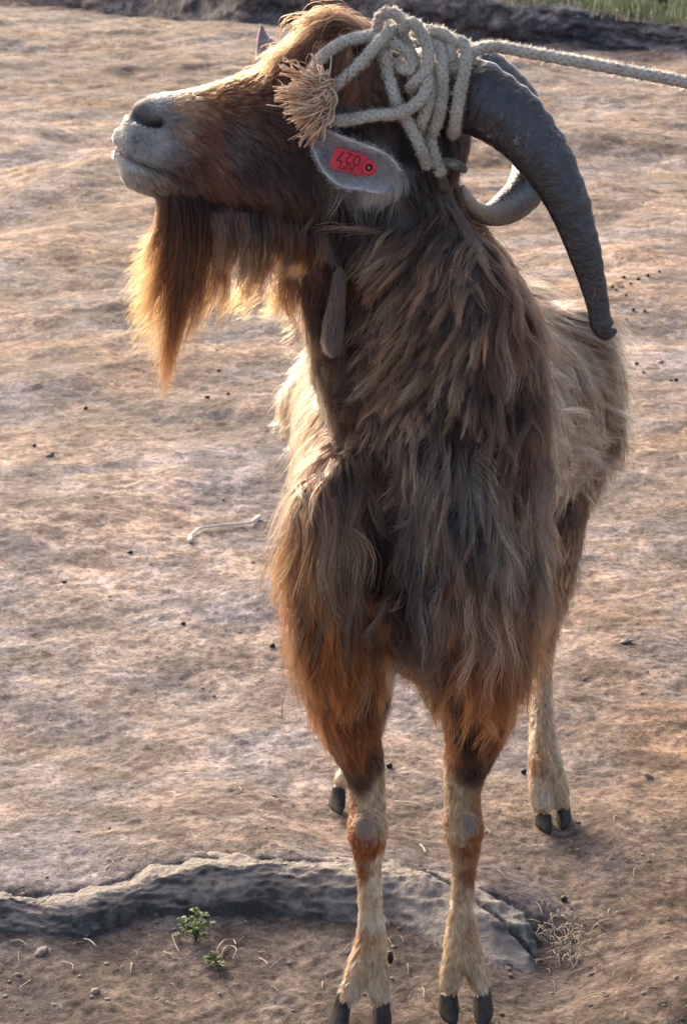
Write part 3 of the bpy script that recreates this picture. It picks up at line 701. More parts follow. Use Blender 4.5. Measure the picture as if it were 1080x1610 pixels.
def coat(name, lmin, lmax, nclump, nhair, k, width, clump_amt, frizz, seed_pow=0.5, tone=1.0):
    sel = ((tl >= lmin) & (tl < lmax)).astype(float)
    wd = area * sel * vis
    # clumps
    w_c = wd / np.maximum(tl, .004) ** 1.2
    cP, cN = sample_on(nclump, w_c); fl, L, c0, c1, lf = field(cP)
    L = L * (0.75 + 0.5 * RNG.random(nclump))
    fl = norm(norm(fl) + RNG.normal(0, 0.17, fl.shape) + 0.5 * np.stack([fbm(cP[:, 0] + 7 * a_, cP[:, 2] - cP[:, 1], 0.07, 2) for a_ in range(3)], -1) * sstep(.015, .05, L)[:, None])
    G_ = grow(cP, cN, fl, L, lf * (0.7 + 0.6 * RNG.random(nclump)), k, np.full(nclump, 0.55), 0.17 * (0.3 + RNG.random(nclump)) * sstep(.015, .04, L))
    nb = max(8, nclump // 7); bi = RNG.integers(0, nclump, nb); kb = kdtree.KDTree(nb)
    for i, b in enumerate(bi): kb.insert(cP[b], i)
    kb.balance(); big = np.array([bi[kb.find(p)[1]] for p in cP])
    okb = ((cN * cN[big]).sum(1) > 0.3)[:, None, None]; tb = np.linspace(0, 1, k)[None, :, None]
    bt = cP[big][:, None, :] + (G_[big] - cP[big][:, None, :])
    G_ = np.where(okb, G_ + (bt - G_) * 0.42 * tb ** 1.3, G_)
    bright = np.exp(RNG.normal(0, 0.40 if lmax > .5 else .22, nclump)); tipmix = 0.5 * RNG.random(nclump) + 0.5 * RNG.random(nclump)[big]
    # hairs
    hP, hN = sample_on(nhair, wd / np.maximum(tl, .004) ** seed_pow)
    hf, hL, h0, h1, hl = field(hP)
    if lmin < .01:
        qu, qv, _q = project(np.stack([hP[:, 0], np.full(nhair, HY), hP[:, 2]], -1))
        face = (qu < 330) & (qv < 340) & (hP[:, 1] < 2.6)
        bare = face & ((seg_dist(qu, qv, MOUTH) < 4.5) | (seg_dist(qu, qv, NOSTRIL) < 9) | (np.hypot((qu - 222) / 28, (qv - 172) / 20) < 1) | ((qu < 262 + 25 * RNG.random(nhair)) & (qv < 262) & (RNG.random(nhair) < .72)))
        hP, hN, hf, hL, h0, h1, hl = [q[~bare] for q in (hP, hN, hf, hL, h0, h1, hl)]; nhair = len(hP)
    kd = kdtree.KDTree(nclump)
    for i, p in enumerate(cP): kd.insert(p, i)
    kd.balance()
    near = np.zeros(nhair, int)
    for i, p in enumerate(hP):
        c_ = kd.find_n(p, 3)
        best = c_[0][1]
        for (_p, ci, _dd) in c_:
            if np.dot(cN[ci], hN[i]) > 0.2: best = ci; break
        if random.random() < 0.18: best = c_[random.randrange(len(c_))][1]
        near[i] = best
    rel = G_[near] - cP[near][:, None, :]
    sc_l = (0.65 + 0.5 * RNG.random(nhair))[:, None, None]
    t = np.linspace(0, 1, k)[None, :, None]
    own = hP[:, None, :] + rel * sc_l
    target = cP[near][:, None, :] + rel * sc_l
    amt = clump_amt * (0.5 + 0.5 * RNG.random(nhair))[:, None, None] * t ** 0.8
    P = own * (1 - amt) + target * amt
    # frizz: each hair leaves its lock a little, in smooth curves
    hLn = np.linalg.norm(rel[:, -1], axis=-1)
    a1 = RNG.normal(0, 1, (nhair, 1, 3)); a2 = RNG.normal(0, 1, (nhair, 1, 3)); ph = RNG.random((nhair, 1, 1)) * 6.28
    P = P + hLn[:, None, None] * frizz * (a1 * t ** 1.3 + 0.45 * a2 * np.sin(t * 7 + ph) * t)
    stray = (RNG.random(nhair) < 0.05)[:, None, None]
    P = P + stray * hN[:, None, :] * t ** 1.2 * hLn[:, None, None] * 0.25
    br = (bright[near] * np.exp(RNG.normal(0, 0.22, nhair)))[:, None, None]
    m = np.clip(t ** 1.5 * (0.45 + 1.0 * tipmix[near])[:, None, None] - 0.0 + RNG.normal(0, .08, (nhair, 1, 1)), 0, 1)
    # some locks stay dark to the tip
    darkl = (tipmix[near] < 0.33)[:, None, None]
    m = np.where(darkl, m * 0.3, m)
    Cc = (h0[:, None, :] * (1 - m) + h1[:, None, :] * m * tone) * br
    wr = width * (0.7 + 0.6 * RNG.random(nhair))
    return hair_object(name, P, Cc, wr, width * 0.25, M['hair'], goat)

QUAL = 1.0
coat('short_coat', 0.0035, 0.021, 14000, int(150000 * QUAL), 6, 0.00019, 0.35, 0.05, 0.9)
coat('shaggy_coat', 0.021, 1.0, 9000, int(95000 * QUAL), 14, 0.00024, 0.72, 0.042, 0.6, 0.62)  # dimmed tips: shade between locks put into the under-coat colour

def outer_locks(name, nlock, per, k, width):
    """separate long locks lying over the under-coat, darkened as shade between locks"""
    cdf_w = area * (tl > .034) * (facing > -.35) / np.maximum(tl, .03) ** .8
    cP, cN = sample_on(nlock, cdf_w); fl, L, c0, c1, lf = field(cP)
    L = L * RNG.uniform(.8, 1.6, nlock)
    nz = np.stack([fbm(cP[:, 0] + 7 * a_, cP[:, 2] - cP[:, 1], 0.06, 2) for a_ in range(3)], -1)
    fl = norm(norm(fl) + RNG.normal(0, .14, fl.shape) + .7 * nz)
    G_ = grow(cP, cN, fl, L, lf * RNG.uniform(.9, 1.5, nlock), k, np.full(nlock, .75), RNG.uniform(.08, .30, nlock), RNG.uniform(.18, .42, nlock))
    t = np.linspace(0, 1, k)[None, :, None]
    idx = np.repeat(np.arange(nlock), per); n = len(idx)
    rad = (RNG.uniform(.0010, .0034, nlock))[idx][:, None, None]
    o1 = RNG.normal(0, 1, (n, 1, 3)); o1 -= (o1[:, 0] * cN[idx]).sum(1)[:, None, None] * cN[idx][:, None, :] * .6
    rel = (G_ - cP[:, None, :])[idx] * (.38 + .72 * RNG.random(n) ** .6)[:, None, None]
    prof = 1.0 * (1 - t) ** .8 * .9 + .14 + .25 * np.sin(t * 3.14)
    P = cP[idx][:, None, :] + rel + o1 * rad * prof
    Lr = L[idx][:, None, None]; ph = RNG.random((n, 1, 1)) * 6.28
    P = P + Lr * .034 * (RNG.normal(0, 1, (n, 1, 3)) * t ** 1.5 + .5 * RNG.normal(0, 1, (n, 1, 3)) * np.sin(t * 8 + ph) * t)
    tone = RNG.random(nlock)
    m = np.clip(t ** 1.05 * (0.55 + .9 * tone)[idx][:, None, None] + RNG.normal(0, .07, (n, 1, 1)), 0, 1.15)
    m = np.where((tone < .42)[idx][:, None, None], m * .25, m)
    Cc = (c0[idx][:, None, :] * (1 - m) + c1[idx][:, None, :] * m * 1.28) * np.exp(RNG.normal(0, .38, nlock)[idx] + RNG.normal(0, .18, n))[:, None, None]
    return hair_object(name, P, Cc, width * RNG.uniform(.7, 1.3, n), width * .25, M['hair'], goat)
outer_locks('outer_locks', 4000, 19, 16, .00030)

def spline(pts, k):
    pts = np.asarray(pts, float); n = len(pts); tt = np.linspace(0, n - 1, k); out = np.zeros((k, pts.shape[1]))
    for i, t in enumerate(tt):
        j = min(int(t), n - 2); f = t - j
        p0, p1, p2, p3 = pts[max(j - 1, 0)], pts[j], pts[j + 1], pts[min(j + 2, n - 1)]
        out[i] = 0.5 * ((2 * p1) + (-p0 + p2) * f + (2 * p0 - 5 * p1 + 4 * p2 - p3) * f * f + (-p0 + 3 * p1 - 3 * p2 + p3) * f ** 3)
    return out
def locks(name, L, k=16, width=0.00024, parent=None):
    """L: list of (points [(u,v,Y)...], root spread px, tip spread px, hairs, root colour, tip colour, frizz)"""
    PP = []; CC = []
    for pts, rs, ts, n, c0, c1, fz in L:
        base = spline([W(*p) for p in pts], k); px = PX(pts[0][2])
        t = np.linspace(0, 1, k)[None, :, None]
        ln = np.linalg.norm(np.diff(base, axis=0), axis=1).sum()
        off = RNG.normal(0, 1, (n, 1, 3)) * np.array([1, 1.2, .7]) * px
        nsub = max(2, n // 26); subs = RNG.normal(0, 1, (nsub, 1, 3)) * px * np.array([1, 1.1, .8]); sid = RNG.integers(0, nsub, n)
        sb = subs[sid] * (rs * .7 + (ts - rs * .7) * t) + off * (rs * .7 * (1 - t) + ts * 0.28 * t)
        shrink = (0.45 + 0.6 * RNG.random((n, 1, 1)) ** .7)
        rel = base[None] - base[0][None, None]
        P = base[0] + rel * shrink + sb
        a1 = RNG.normal(0, 1, (n, 1, 3)); ph = RNG.random((n, 1, 1)) * 6.28
        subw = RNG.normal(0, 1, (nsub, 1, 3))[sid]; sph = (RNG.random((nsub, 1, 1)) * 6.28)[sid]
        P = P + ln * fz * (a1 * t ** 1.5 * .5 + 0.4 * a1[:, :, ::-1] * np.sin(t * 8 + ph) * t * .6 + subw * np.sin(t * 6 + sph) * t * .8)
        br = np.exp(RNG.normal(0, .25, nsub))[sid][:, None, None] * np.exp(RNG.normal(0, .22, (n, 1, 1)))
        m = np.clip(t ** 1.3 * (0.35 + 1.0 * RNG.random(nsub)[sid][:, None, None]), 0, 1)
        PP.append(P); CC.append((np.array(c0) * (1 - m) + np.array(c1) * m) * br)
    P = np.vstack(PP); return hair_object(name, P, np.vstack(CC), width * (0.7 + .6 * RNG.random(len(P))), width * .3, M['hair'], parent)

def beard():
    OB = (.36, .085, .012)
    L = []
    y = 2.40
    # main beard, hanging from the chin and jaw
    L.append(([(300, 315, y), (305, 370, y), (300, 430, y), (288, 500, y), (270, 555, y), (258, 607, y)], 11, 2.5, 520, D, RU, .03))
    L.append(([(285, 318, y), (287, 380, y), (283, 450, y), (272, 520, y), (262, 590, y)], 9, 4, 330, DB, RU, .05))
    for (u0, pu, pv, eu, ev, n_, c_) in ((258, 252, 370, 212, 440, 110, OB), (264, 256, 395, 206, 462, 130, OB), (268, 262, 410, 204, 484, 140, OB), (272, 262, 420, 216, 505, 150, OB), (276, 268, 440, 208, 534, 150, OB),
                                       (282, 274, 440, 228, 522, 160, RU), (288, 282, 450, 240, 546, 180, RU), (256, 250, 350, 222, 415, 80, OB), (292, 286, 460, 250, 560, 200, RU), (310, 300, 430, 272, 530, 220, RB),
                                       (318, 316, 430, 290, 540, 220, RB), (330, 330, 420, 312, 510, 200, RU), (345, 346, 420, 326, 492, 200, RB), (352, 360, 410, 345, 500, 170, RU)):
        mu, mv = (u0 + pu) / 2 + 2, (318 + pv) / 2
        L.append(([(u0, 316, y), (mu, mv, y), (pu, pv, y), ((pu + eu) / 2 + 6, (pv + ev) / 2 + 2, y - .004), (eu, ev, y)], 7, random.uniform(3, 6), n_, DB if c_ is OB else D, c_, .05))
    for u in range(350, 520, 17):
        v0 = 338 + (u - 350) * .1
        ex = random.uniform(-12, 4); ln = random.uniform(80, 120) if u < 470 else random.uniform(60, 95)
        L.append(([(u, v0, 2.375), (u + 6, v0 + ln * .35, 2.365), (u + 2 + ex * .4, v0 + ln * .7, 2.37), (u - 6 + ex, v0 + ln, 2.38)], 9, 5, 210, D if random.random() < .5 else DB, T_ if random.random() < .65 else RB, .05))
    # back-lit wisps under the jaw
    L.append(([(400, 400, y), (400, 440, y), (385, 470, y), (362, 492, y)], 12, 9, 260, DB, RU, .08))
    L.append(([(440, 420, y), (440, 450, y), (425, 475, y), (405, 490, y)], 12, 9, 200, DB, RU, .08))
    L.append(([(465, 430, y), (465, 465, y), (460, 490, y), (452, 510, y)], 10, 9, 180, DB, RU, .08))
    L.append(([(480, 450, y), (484, 490, y), (484, 515, y), (478, 535, y)], 10, 6, 160, DB, RB, .08))
    locks('beard', L, parent=goat)
beard()
def forelock():
    L = []; y = 2.40
    for (a_, b_) in ((0, 0), (6, 9), (12, 18), (-8, 12), (4, -6), (-14, 22), (14, 28)):
        L.append(([(560 - a_, 58 + b_ * .5, y), (535 - a_, 36 + b_, y - .01), (508, 40 + b_, y - .015), (488, 60 + b_, y - .02), (474, 84 + b_, y - .015)], 12, 12, 420, DB, (.24, .080, .028), .12))
    for (a_, b_) in ((0, 0), (8, 8), (-8, 10), (4, 16)):
        L.append(([(500 + a_, 70 + b_, y - .02), (470, 74 + b_, y - .025), (450, 84 + b_, y - .02), (434, 94 + b_, y - .02), (428, 108 + b_ * .5, y - .015)], 12, 12, 300, DB, (.24, .078, .026), .16))
    L.append(([(560, 60, 2.44), (575, 50, 2.44), (592, 58, 2.44), (600, 72, 2.44)], 9, 7, 220, DB, RB, .08))
    for (a_, b_) in ((0, 0), (22, 14), (44, 26)):
        L.append(([(520 + a_, 78 + b_, y - .045), (510 + a_, 95 + b_, y - .055), (505 + a_, 120 + b_, y - .06), (500 + a_, 140 + b_, y - .06)], 11, 10, 260, B_, RB, .08))
    locks('forelock', L, k=12, parent=goat)
forelock()
def fringe():
    """long locks over neck, chest and elbows"""
    L = []
    cand = []
    # (u, v, direction du,dv, length px, colours)
    for _ in range(110):
        u = random.uniform(590, 735); v = random.uniform(370, 640)
        k = 1 - (u - 590) / 170
        cand.append((u + 30, v - 12, -0.75 * k - .1, .75, random.uniform(55, 95), D, T_ if random.random() < .75 else CR, 0.55))
    for _ in range(120):
        u = random.uniform(640, 850); v = random.uniform(620, 940)
        cand.append((u, v, random.uniform(-.2, .12), 1, random.uniform(90, 170), D, TG if random.random() < .5 else T_, 0.15))
    for _ in range(90):
        v = random.uniform(720, 960); u = random.uniform(462, 575); side_ = (u - 515) / 60
        c1 = OR if u < 492 else (T_ if v < 850 else random.choice([RB, OR, TG]))
        cand.append((u, v, side_ * (-.15 if v < 850 else .10), 1, random.uniform(100, 190), random.choice([D, DB, B_]), c1, 0.12))
    for _ in range(70):
        u = random.uniform(660, 840); v = random.uniform(910, 1040)
        cand.append((u, v, random.uniform(-.15, .1), 1, random.uniform(70, 110), DB, RU if random.random() < .6 else OR, 0.2))
    for _ in range(22):
        u = random.uniform(465, 590); v = random.uniform(930, 1030)
        cand.append((u, v, random.uniform(0, .25), 1, random.uniform(60, 90), RB, OR, 0.3))
    for _ in range(9):
        cand.append((random.uniform(585, 612), random.uniform(935, 975), random.uniform(-.9, -.1), .7, random.uniform(35, 60), RB, OR, 0.5))
    for _ in range(60):
        u = random.uniform(860, 935); v = random.uniform(480, 730)
        cand.append((u, v, 1, random.uniform(.1, .7), random.uniform(40, 75), TG, CR, 0.3))
    for _ in range(46):
        u = random.uniform(655, 835); ln_ = 100 - abs(u - 750) * .35
        cand.append((u, random.uniform(1010, 1060), random.uniform(-.25, .15) - (u - 745) / 500, 1, random.uniform(.7, 1.1) * ln_, DB, RU if random.random() < .6 else OR, 0.15))
    for _ in range(40):
        u = random.uniform(480, 600); cand.append((u, random.uniform(1000, 1060), random.uniform(-.1, .2), 1, random.uniform(55, 95), RB, RU if random.random() < .5 else OR, 0.25))
    for (u, v, du, dv, ln, c0, c1, curl) in cand:
        cp = 3.5 * math.sin(u / 45) + v * 0
        h = bvh.ray_cast(Vector((0, 0, CAM_H)), Vector(ray(u, v)).normalized())
        if h[0] is None: continue
        p = np.array(h[0]); Y0 = p[1]; n_ = np.hypot(du, dv); du /= n_; dv /= n_
        bend = random.uniform(-1, 1) * 10 + curl * 18
        pts = []
        wv = random.uniform(-1, 1) * 7; wp = random.uniform(0, 6)
        for s in (0, .2, .4, .6, .8, 1):
            uu = u + du * ln * s + bend * s * (1 - s) * 2 * (-dv) * .8 + wv * (math.sin(wp + s * 5.5) - math.sin(wp)) * .35 + 9 * (math.sin((v + dv * ln * s) / 23 + cp) - math.sin(v / 23 + cp)) * min(1, ln / 110) * (.4 + .6 * s); vv = v + dv * ln * s + curl * ln * .25 * s * s
            hh = bvh.ray_cast(Vector((0, 0, CAM_H)), Vector(ray(uu, vv)).normalized())
            Yn = hh[0][1] - 0.010 - 0.008 * s if hh[0] is not None and abs(hh[0][1] - Y0) < .12 else Y0 - 0.008
            Y0 = min(Yn, Y0 + .03); pts.append((uu, vv, Y0))
        L.append((pts, random.uniform(3, 7), random.uniform(2, 4.5), random.randint(26, 60), c0, c1, .05))
    for _ in range(12):
        x0, y0 = random.uniform(598, 632), random.uniform(915, 960)
        e0, e1 = random.gauss(0, 9), random.gauss(0, 8)
        L.append(([(x0, y0, 2.425), (x0 - 12, y0 + 16, 2.402), (x0 - 20 + e0 * .6, y0 + 36, 2.398), (x0 - 22 + e0, y0 + 58 + e1, 2.405)], 5, 6, 46, DB, random.choice([T_, TG, RU]), .10))
    locks('lock_fringe', L, k=14, width=0.00030, parent=goat)
fringe()

# ------------------------------------------------------------------ horns
def mat_horn():
    t = NT('horn', 0.38, 0.6)
    at = t.n('ShaderNodeAttribute', attribute_name='col'); sep = t.n('ShaderNodeSeparateColor'); t.l(at.outputs['Color'], sep.inputs[0])
    # col = (length along, angle, 0): striations run round and along
    comb = t.n('ShaderNodeCombineXYZ'); 
    m1 = t.n('ShaderNodeMath', operation='MULTIPLY'); m1.inputs[1].default_value = 160; t.l(sep.outputs[0], m1.inputs[0])
    m2 = t.n('ShaderNodeMath', operation='MULTIPLY'); m2.inputs[1].default_value = 6; t.l(sep.outputs[1], m2.inputs[0])
    t.l(m1.outputs[0], comb.inputs[0]); t.l(m2.outputs[0], comb.inputs[1])
    ringn = t.noise(comb.outputs[0], 1.0, 4, 0.6, 0.3)
    c = t.coord(); mot = t.noise(c, 45, 6, 0.65); sp = t.noise(t.coord((1, 1, .35)), 230, 4, 0.7, 1.0)
    base = t.ramp(mot, [(0.3, (0.007, 0.006, 0.008)), (0.5, (0.016, 0.014, 0.017)), (0.72, (0.048, 0.039, 0.037))])
    base = t.mix(t.ramp(ringn, [(0.35, (0, 0, 0)), (0.7, (.5, .5, .5))]), base, (0.055, 0.045, 0.040))
    pt = t.noise(c, 17, 3, 0.6); scr = t.mix(1.0, t.ramp(sp, [(0.58, (0, 0, 0)), (0.64, (1, 1, 1))]), t.ramp(pt, [(0.52, (0, 0, 0)), (0.66, (.8, .8, .8))]), 'MULTIPLY')
    base = t.mix(scr, base, (0.42, 0.38, 0.33))
    pale = t.ramp(sep.outputs[2], [(0.0, (0, 0, 0)), (1, (1, 1, 1))])
    base = t.mix(pale, base, (0.50, 0.40, 0.30))
    t.l(base, t.b.inputs['Base Color'])
    r = t.ramp(mot, [(0.3, (0.22, 0.22, 0.22)), (0.7, (0.45, 0.45, 0.45))]); t.l(r, t.b.inputs['Roughness'])
    n1 = t.bump(ringn, 0.8, 0.004); n2 = t.bump(mot, 0.5, 0.003, n1); t.l(n2, t.b.inputs['Normal'])
    return t.m
M['horn'] = mat_horn()
def horn(pts, n=36, sub=14, ridge=0.02, pale_fn=None, tipcut=False, squash=0.72):
    P4 = np.array([list(W(p[0], p[1], p[2])) + [p[3] * PX(p[2])] for p in pts])
    k = (len(pts) - 1) * sub; Q = spline(P4, k); P = Q[:, :3]; r = np.maximum(Q[:, 3], .0008)
    T = norm(np.gradient(P, axis=0)); L = np.concatenate([[0], np.cumsum(np.linalg.norm(np.diff(P, axis=0), axis=1))])
    A = norm(np.cross(T, [0, 1, 0])); Bv = norm(np.cross(T, A)); an = np.linspace(0, 2 * math.pi, n, endpoint=False)
    V = []; Cc = []
    for i in range(k):
        keel = 1 + 0.10 * np.exp(-((np.abs(((an + math.pi) % (2 * math.pi)) - math.pi)) / .45) ** 2)
        rg = 1 + ridge * (0.6 * math.sin(L[i] * 330 + 2 * math.sin(L[i] * 40)) + 0.5 * math.sin(L[i] * 120)) * (0.6 + .4 * np.cos(an)) + 0.015 * np.sin(3 * an + L[i] * 14)
        V.append(P[i] + r[i] * (np.cos(an) * keel * rg)[:, None] * A[i] + r[i] * squash * (np.sin(an) * rg)[:, None] * Bv[i])
        Cc.append(np.stack([np.full(n, L[i]), np.abs(an / math.pi - 1), np.full(n, pale_fn(i / (k - 1)) if pale_fn else 0.0)], -1))
    V = np.vstack(V); Cc = np.vstack(Cc); F_ = []
    for i in range(k - 1):
        for j in range(n): F_.append((i * n + j, i * n + (j + 1) % n, (i + 1) * n + (j + 1) % n, (i + 1) * n + j))
    F_.append(tuple(range(n))[::-1]); F_.append(tuple((k - 1) * n + j for j in range(n)))
    o = mesh_obj('horn', V, F_, M['horn'], colors=Cc); par(o); return o
h1_ = horn([(590, 132, 2.425, 40), (640, 136, 2.405, 52), (700, 144, 2.385, 55), (758, 162, 2.365, 53), (812, 200, 2.35, 47), (855, 252, 2.335, 40), (888, 312, 2.325, 32.5),
            (912, 378, 2.32, 26), (929, 438, 2.32, 20.5), (939, 482, 2.32, 16.5), (942, 500, 2.32, 17), (947, 514, 2.32, 17), (953, 522, 2.32, 14), (961, 522, 2.32, 9), (969, 519, 2.32, 2.5)], ridge=0.04)
h1_['label'] = 'long dark near horn sweeping back and down to a chipped tip'
h2_ = horn([(600, 112, 2.47, 40), (670, 112, 2.49, 46), (740, 125, 2.51, 48), (795, 165, 2.53, 44), (828, 215, 2.55, 36), (836, 262, 2.56, 31), (822, 302, 2.53, 29), (794, 326, 2.49, 25),
            (766, 336, 2.45, 16), (747, 327, 2.43, 11), (736, 312, 2.42, 8), (730, 300, 2.42, 5.5), (727, 290, 2.42, 2)], pale_fn=lambda s: float(sstep(.55, .9, s)) * .9, squash=.8)
h2_['label'] = 'far horn curling down and forward to a pale tip'

# ------------------------------------------------------------------ hooves
M['hoof'] = mat_simple('hoof_horn', (0.010, 0.009, 0.009), (0.050, 0.040, 0.034), 90, 0.62, 0.3, 0.7, 0.003, (1, 1, .25))
def hoof(u, v_top, v_bot, Y, w, toe_du=0, inner=1):
    """one claw: a wedge with a flat sole, straight on its inner side, drawn out to a blunt toe"""
    px = PX(Y); top = W(u, v_top, Y); fx = W(u + toe_du, v_bot, Y - .02)
    bz = max(W(u, v_bot, Y - .02)[2], gz(fx[0], Y) - .004)
    V = []; n = 22; rows = 10
    for i in range(rows):
        q = i / (rows - 1); cz = top[2] * (1 - q) + bz * q; cx = top[0] * (1 - q) + fx[0] * q
        wd = w * px * (0.70 + 0.42 * q - 0.10 * q * q) * (0.93 if i == rows - 1 else 1); front = 0.008 + 0.030 * q ** 1.2; back = 0.013 + .004 * q
        for j in range(n):
            a_ = 2 * math.pi * j / n; ca, sa = math.cos(a_), math.sin(a_)
            yy = -sa * front if sa > 0 else -sa * back
            side = ca * (1 - 0.45 * max(sa, 0) ** 2)
            if ca * inner > 0: side *= 0.80
            V.append((cx + wd * side + inner * wd * .30 * max(sa, 0) ** 2 * q, Y + yy, cz + 0.0005 * math.sin(i * 9) + .0006 * math.sin(j * 3 + i)))
    F_ = [(i * n + j, (i + 1) * n + j, (i + 1) * n + (j + 1) % n, i * n + (j + 1) % n) for i in range(rows - 1) for j in range(n)]
    F_ += [tuple(range(n)), tuple((rows - 1) * n + j for j in range(n))[::-1]]
    o = mesh_obj('hoof', V, F_, M['hoof']); par(o); return o
hoof(543, 1560, 1622, 2.452, 20, -10, 1); hoof(598, 1562, 1624, 2.452, 20, 0, -1)
hoof(706, 1546, 1603, 2.467, 20, 2, 1); hoof(755, 1546, 1605, 2.467, 20, 4, -1)
hoof(854, 1256, 1304, 3.045, 16, 3, 1); hoof(883, 1252, 1298, 3.055, 15, 3, -1)
hoof(534, 1236, 1273, 3.085, 16, -3, 1); hoof(560, 1238, 1273, 3.095, 14, 0, -1)
# dew claws
for (u, v, Y) in ((612, 1505, 2.505), (742, 1478, 2.52), (700, 1480, 2.52)):
    a = Acc(); a.add(*limb([(u, v - 6, Y, 6), (u + 1, v + 3, Y, 6), (u + 2, v + 9, Y, 3)], n=12)); par(a.build('dew_claw', M['hoof']))

# ------------------------------------------------------------------ ears, tag, eye, wattle
def mat_ear():
    t = NT('ear_skin', 0.8, 0.25); c = t.coord(); a_ = t.noise(c, 70, 5, .6); f = t.noise(t.coord((1, 1, 5)), 260, 3, .6)
    base = t.ramp(a_, [(0.3, (0.20, 0.19, 0.19)), (0.6, (0.34, 0.325, 0.315)), (0.8, (0.46, 0.43, 0.40))])
    at = t.n('ShaderNodeAttribute', attribute_name='col'); base = t.mix(1.0, base, at.outputs['Color'], 'MULTIPLY')
    t.l(base, t.b.inputs['Base Color']); t.l(t.bump(f, .5, .001), t.b.inputs['Normal'])
    t.b.inputs['Subsurface Weight'].default_value = 0.25; t.b.inputs['Subsurface Radius'].default_value = (0.01, 0.004, 0.002); t.b.inputs['Subsurface Scale'].default_value = 0.5
    return t.m
M['ear'] = mat_ear()
def ear(up, lo, Ymid, cup, name='ear'):
    n = 26; m = 17
    U = spline(up, n); Lo = spline(lo, n); V = []; Cc = []
    for i in range(n):
        s = i / (n - 1)
        for j in range(m):
            q = j / (m - 1); uv = U[i] * (1 - q) + Lo[i] * q
            e = (2 * q - 1) ** 2
            Y = Ymid - cup * e * math.sin(math.pi * min(1, s * .95 + .12)) + 0.006 * s + .002 * math.sin(9 * s + 3 * q)
            V.append(W(uv[0], uv[1], Y)); rim = 1 + .9 * max(0, abs(2 * q - 1) - .86) / .14
            Cc.append((rim, rim, rim * 1.0))
    F_ = [(i * m + j, i * m + j + 1, (i + 1) * m + j + 1, (i + 1) * m + j) for i in range(n - 1) for j in range(m - 1)]
    o = mesh_obj(name, V, F_, M['ear'], colors=np.array(Cc)); par(o)
    so = o.modifiers.new('thick', 'SOLIDIFY'); so.thickness = 0.0028; so.offset = 0
    ss = o.modifiers.new('sub', 'SUBSURF'); ss.levels = 1; ss.render_levels = 1
    return o, np.array(V)
e1, eV = ear([(630, 268), (618, 250), (598, 236), (572, 226), (545, 216), (520, 206), (500, 196), (488, 190)],
             [(606, 302), (590, 304), (570, 299), (548, 297), (528, 290), (507, 268), (493, 236), (487, 194)], 2.334, .017)
e1['label'] = 'grey near ear hanging forward with the red tag'
e2, _v = ear([(450, 112), (444, 88), (436, 72), (427, 60), (419, 50), (413, 41)],
             [(412, 125), (405, 108), (403, 88), (404, 70), (406, 55), (411, 40)], 2.455, .006)
e2['label'] = 'tip of the far ear standing above the forelock'
# short hair on the near ear
n_e = 7000; ii = RNG.integers(0, len(eV), n_e); Pe = eV[ii] + RNG.normal(0, .0022, (n_e, 3)) * np.array([1, .1, 1]); Pe[:, 1] -= .0012
cen = W(556, 255, 2.33); away = norm(W(485, 190, 2.33) - W(625, 280, 2.33))
dirs = norm(away[None] + RNG.normal(0, .35, (n_e, 3)) + np.array([0, -.35, 0]))
Le = RNG.uniform(.0025, .006, n_e); tt = np.linspace(0, 1, 4)[None, :, None]
Ph = Pe[:, None, :] + dirs[:, None, :] * Le[:, None, None] * tt
Ce = np.broadcast_to((np.array([.42, .40, .40]) * np.exp(RNG.normal(0, .3, (n_e, 1))))[:, None, :], Ph.shape)
tg_u, tg_v, _x = project(Pe); keep = ~((np.abs((tg_u - 557) * .92 + (tg_v - 257) * .38) < 40) & (np.abs(-(tg_u - 557) * .38 + (tg_v - 257) * .92) < 16))
hair_object('ear_hair', Ph[keep], Ce[keep], .00014, .00005, M['hair'], goat)

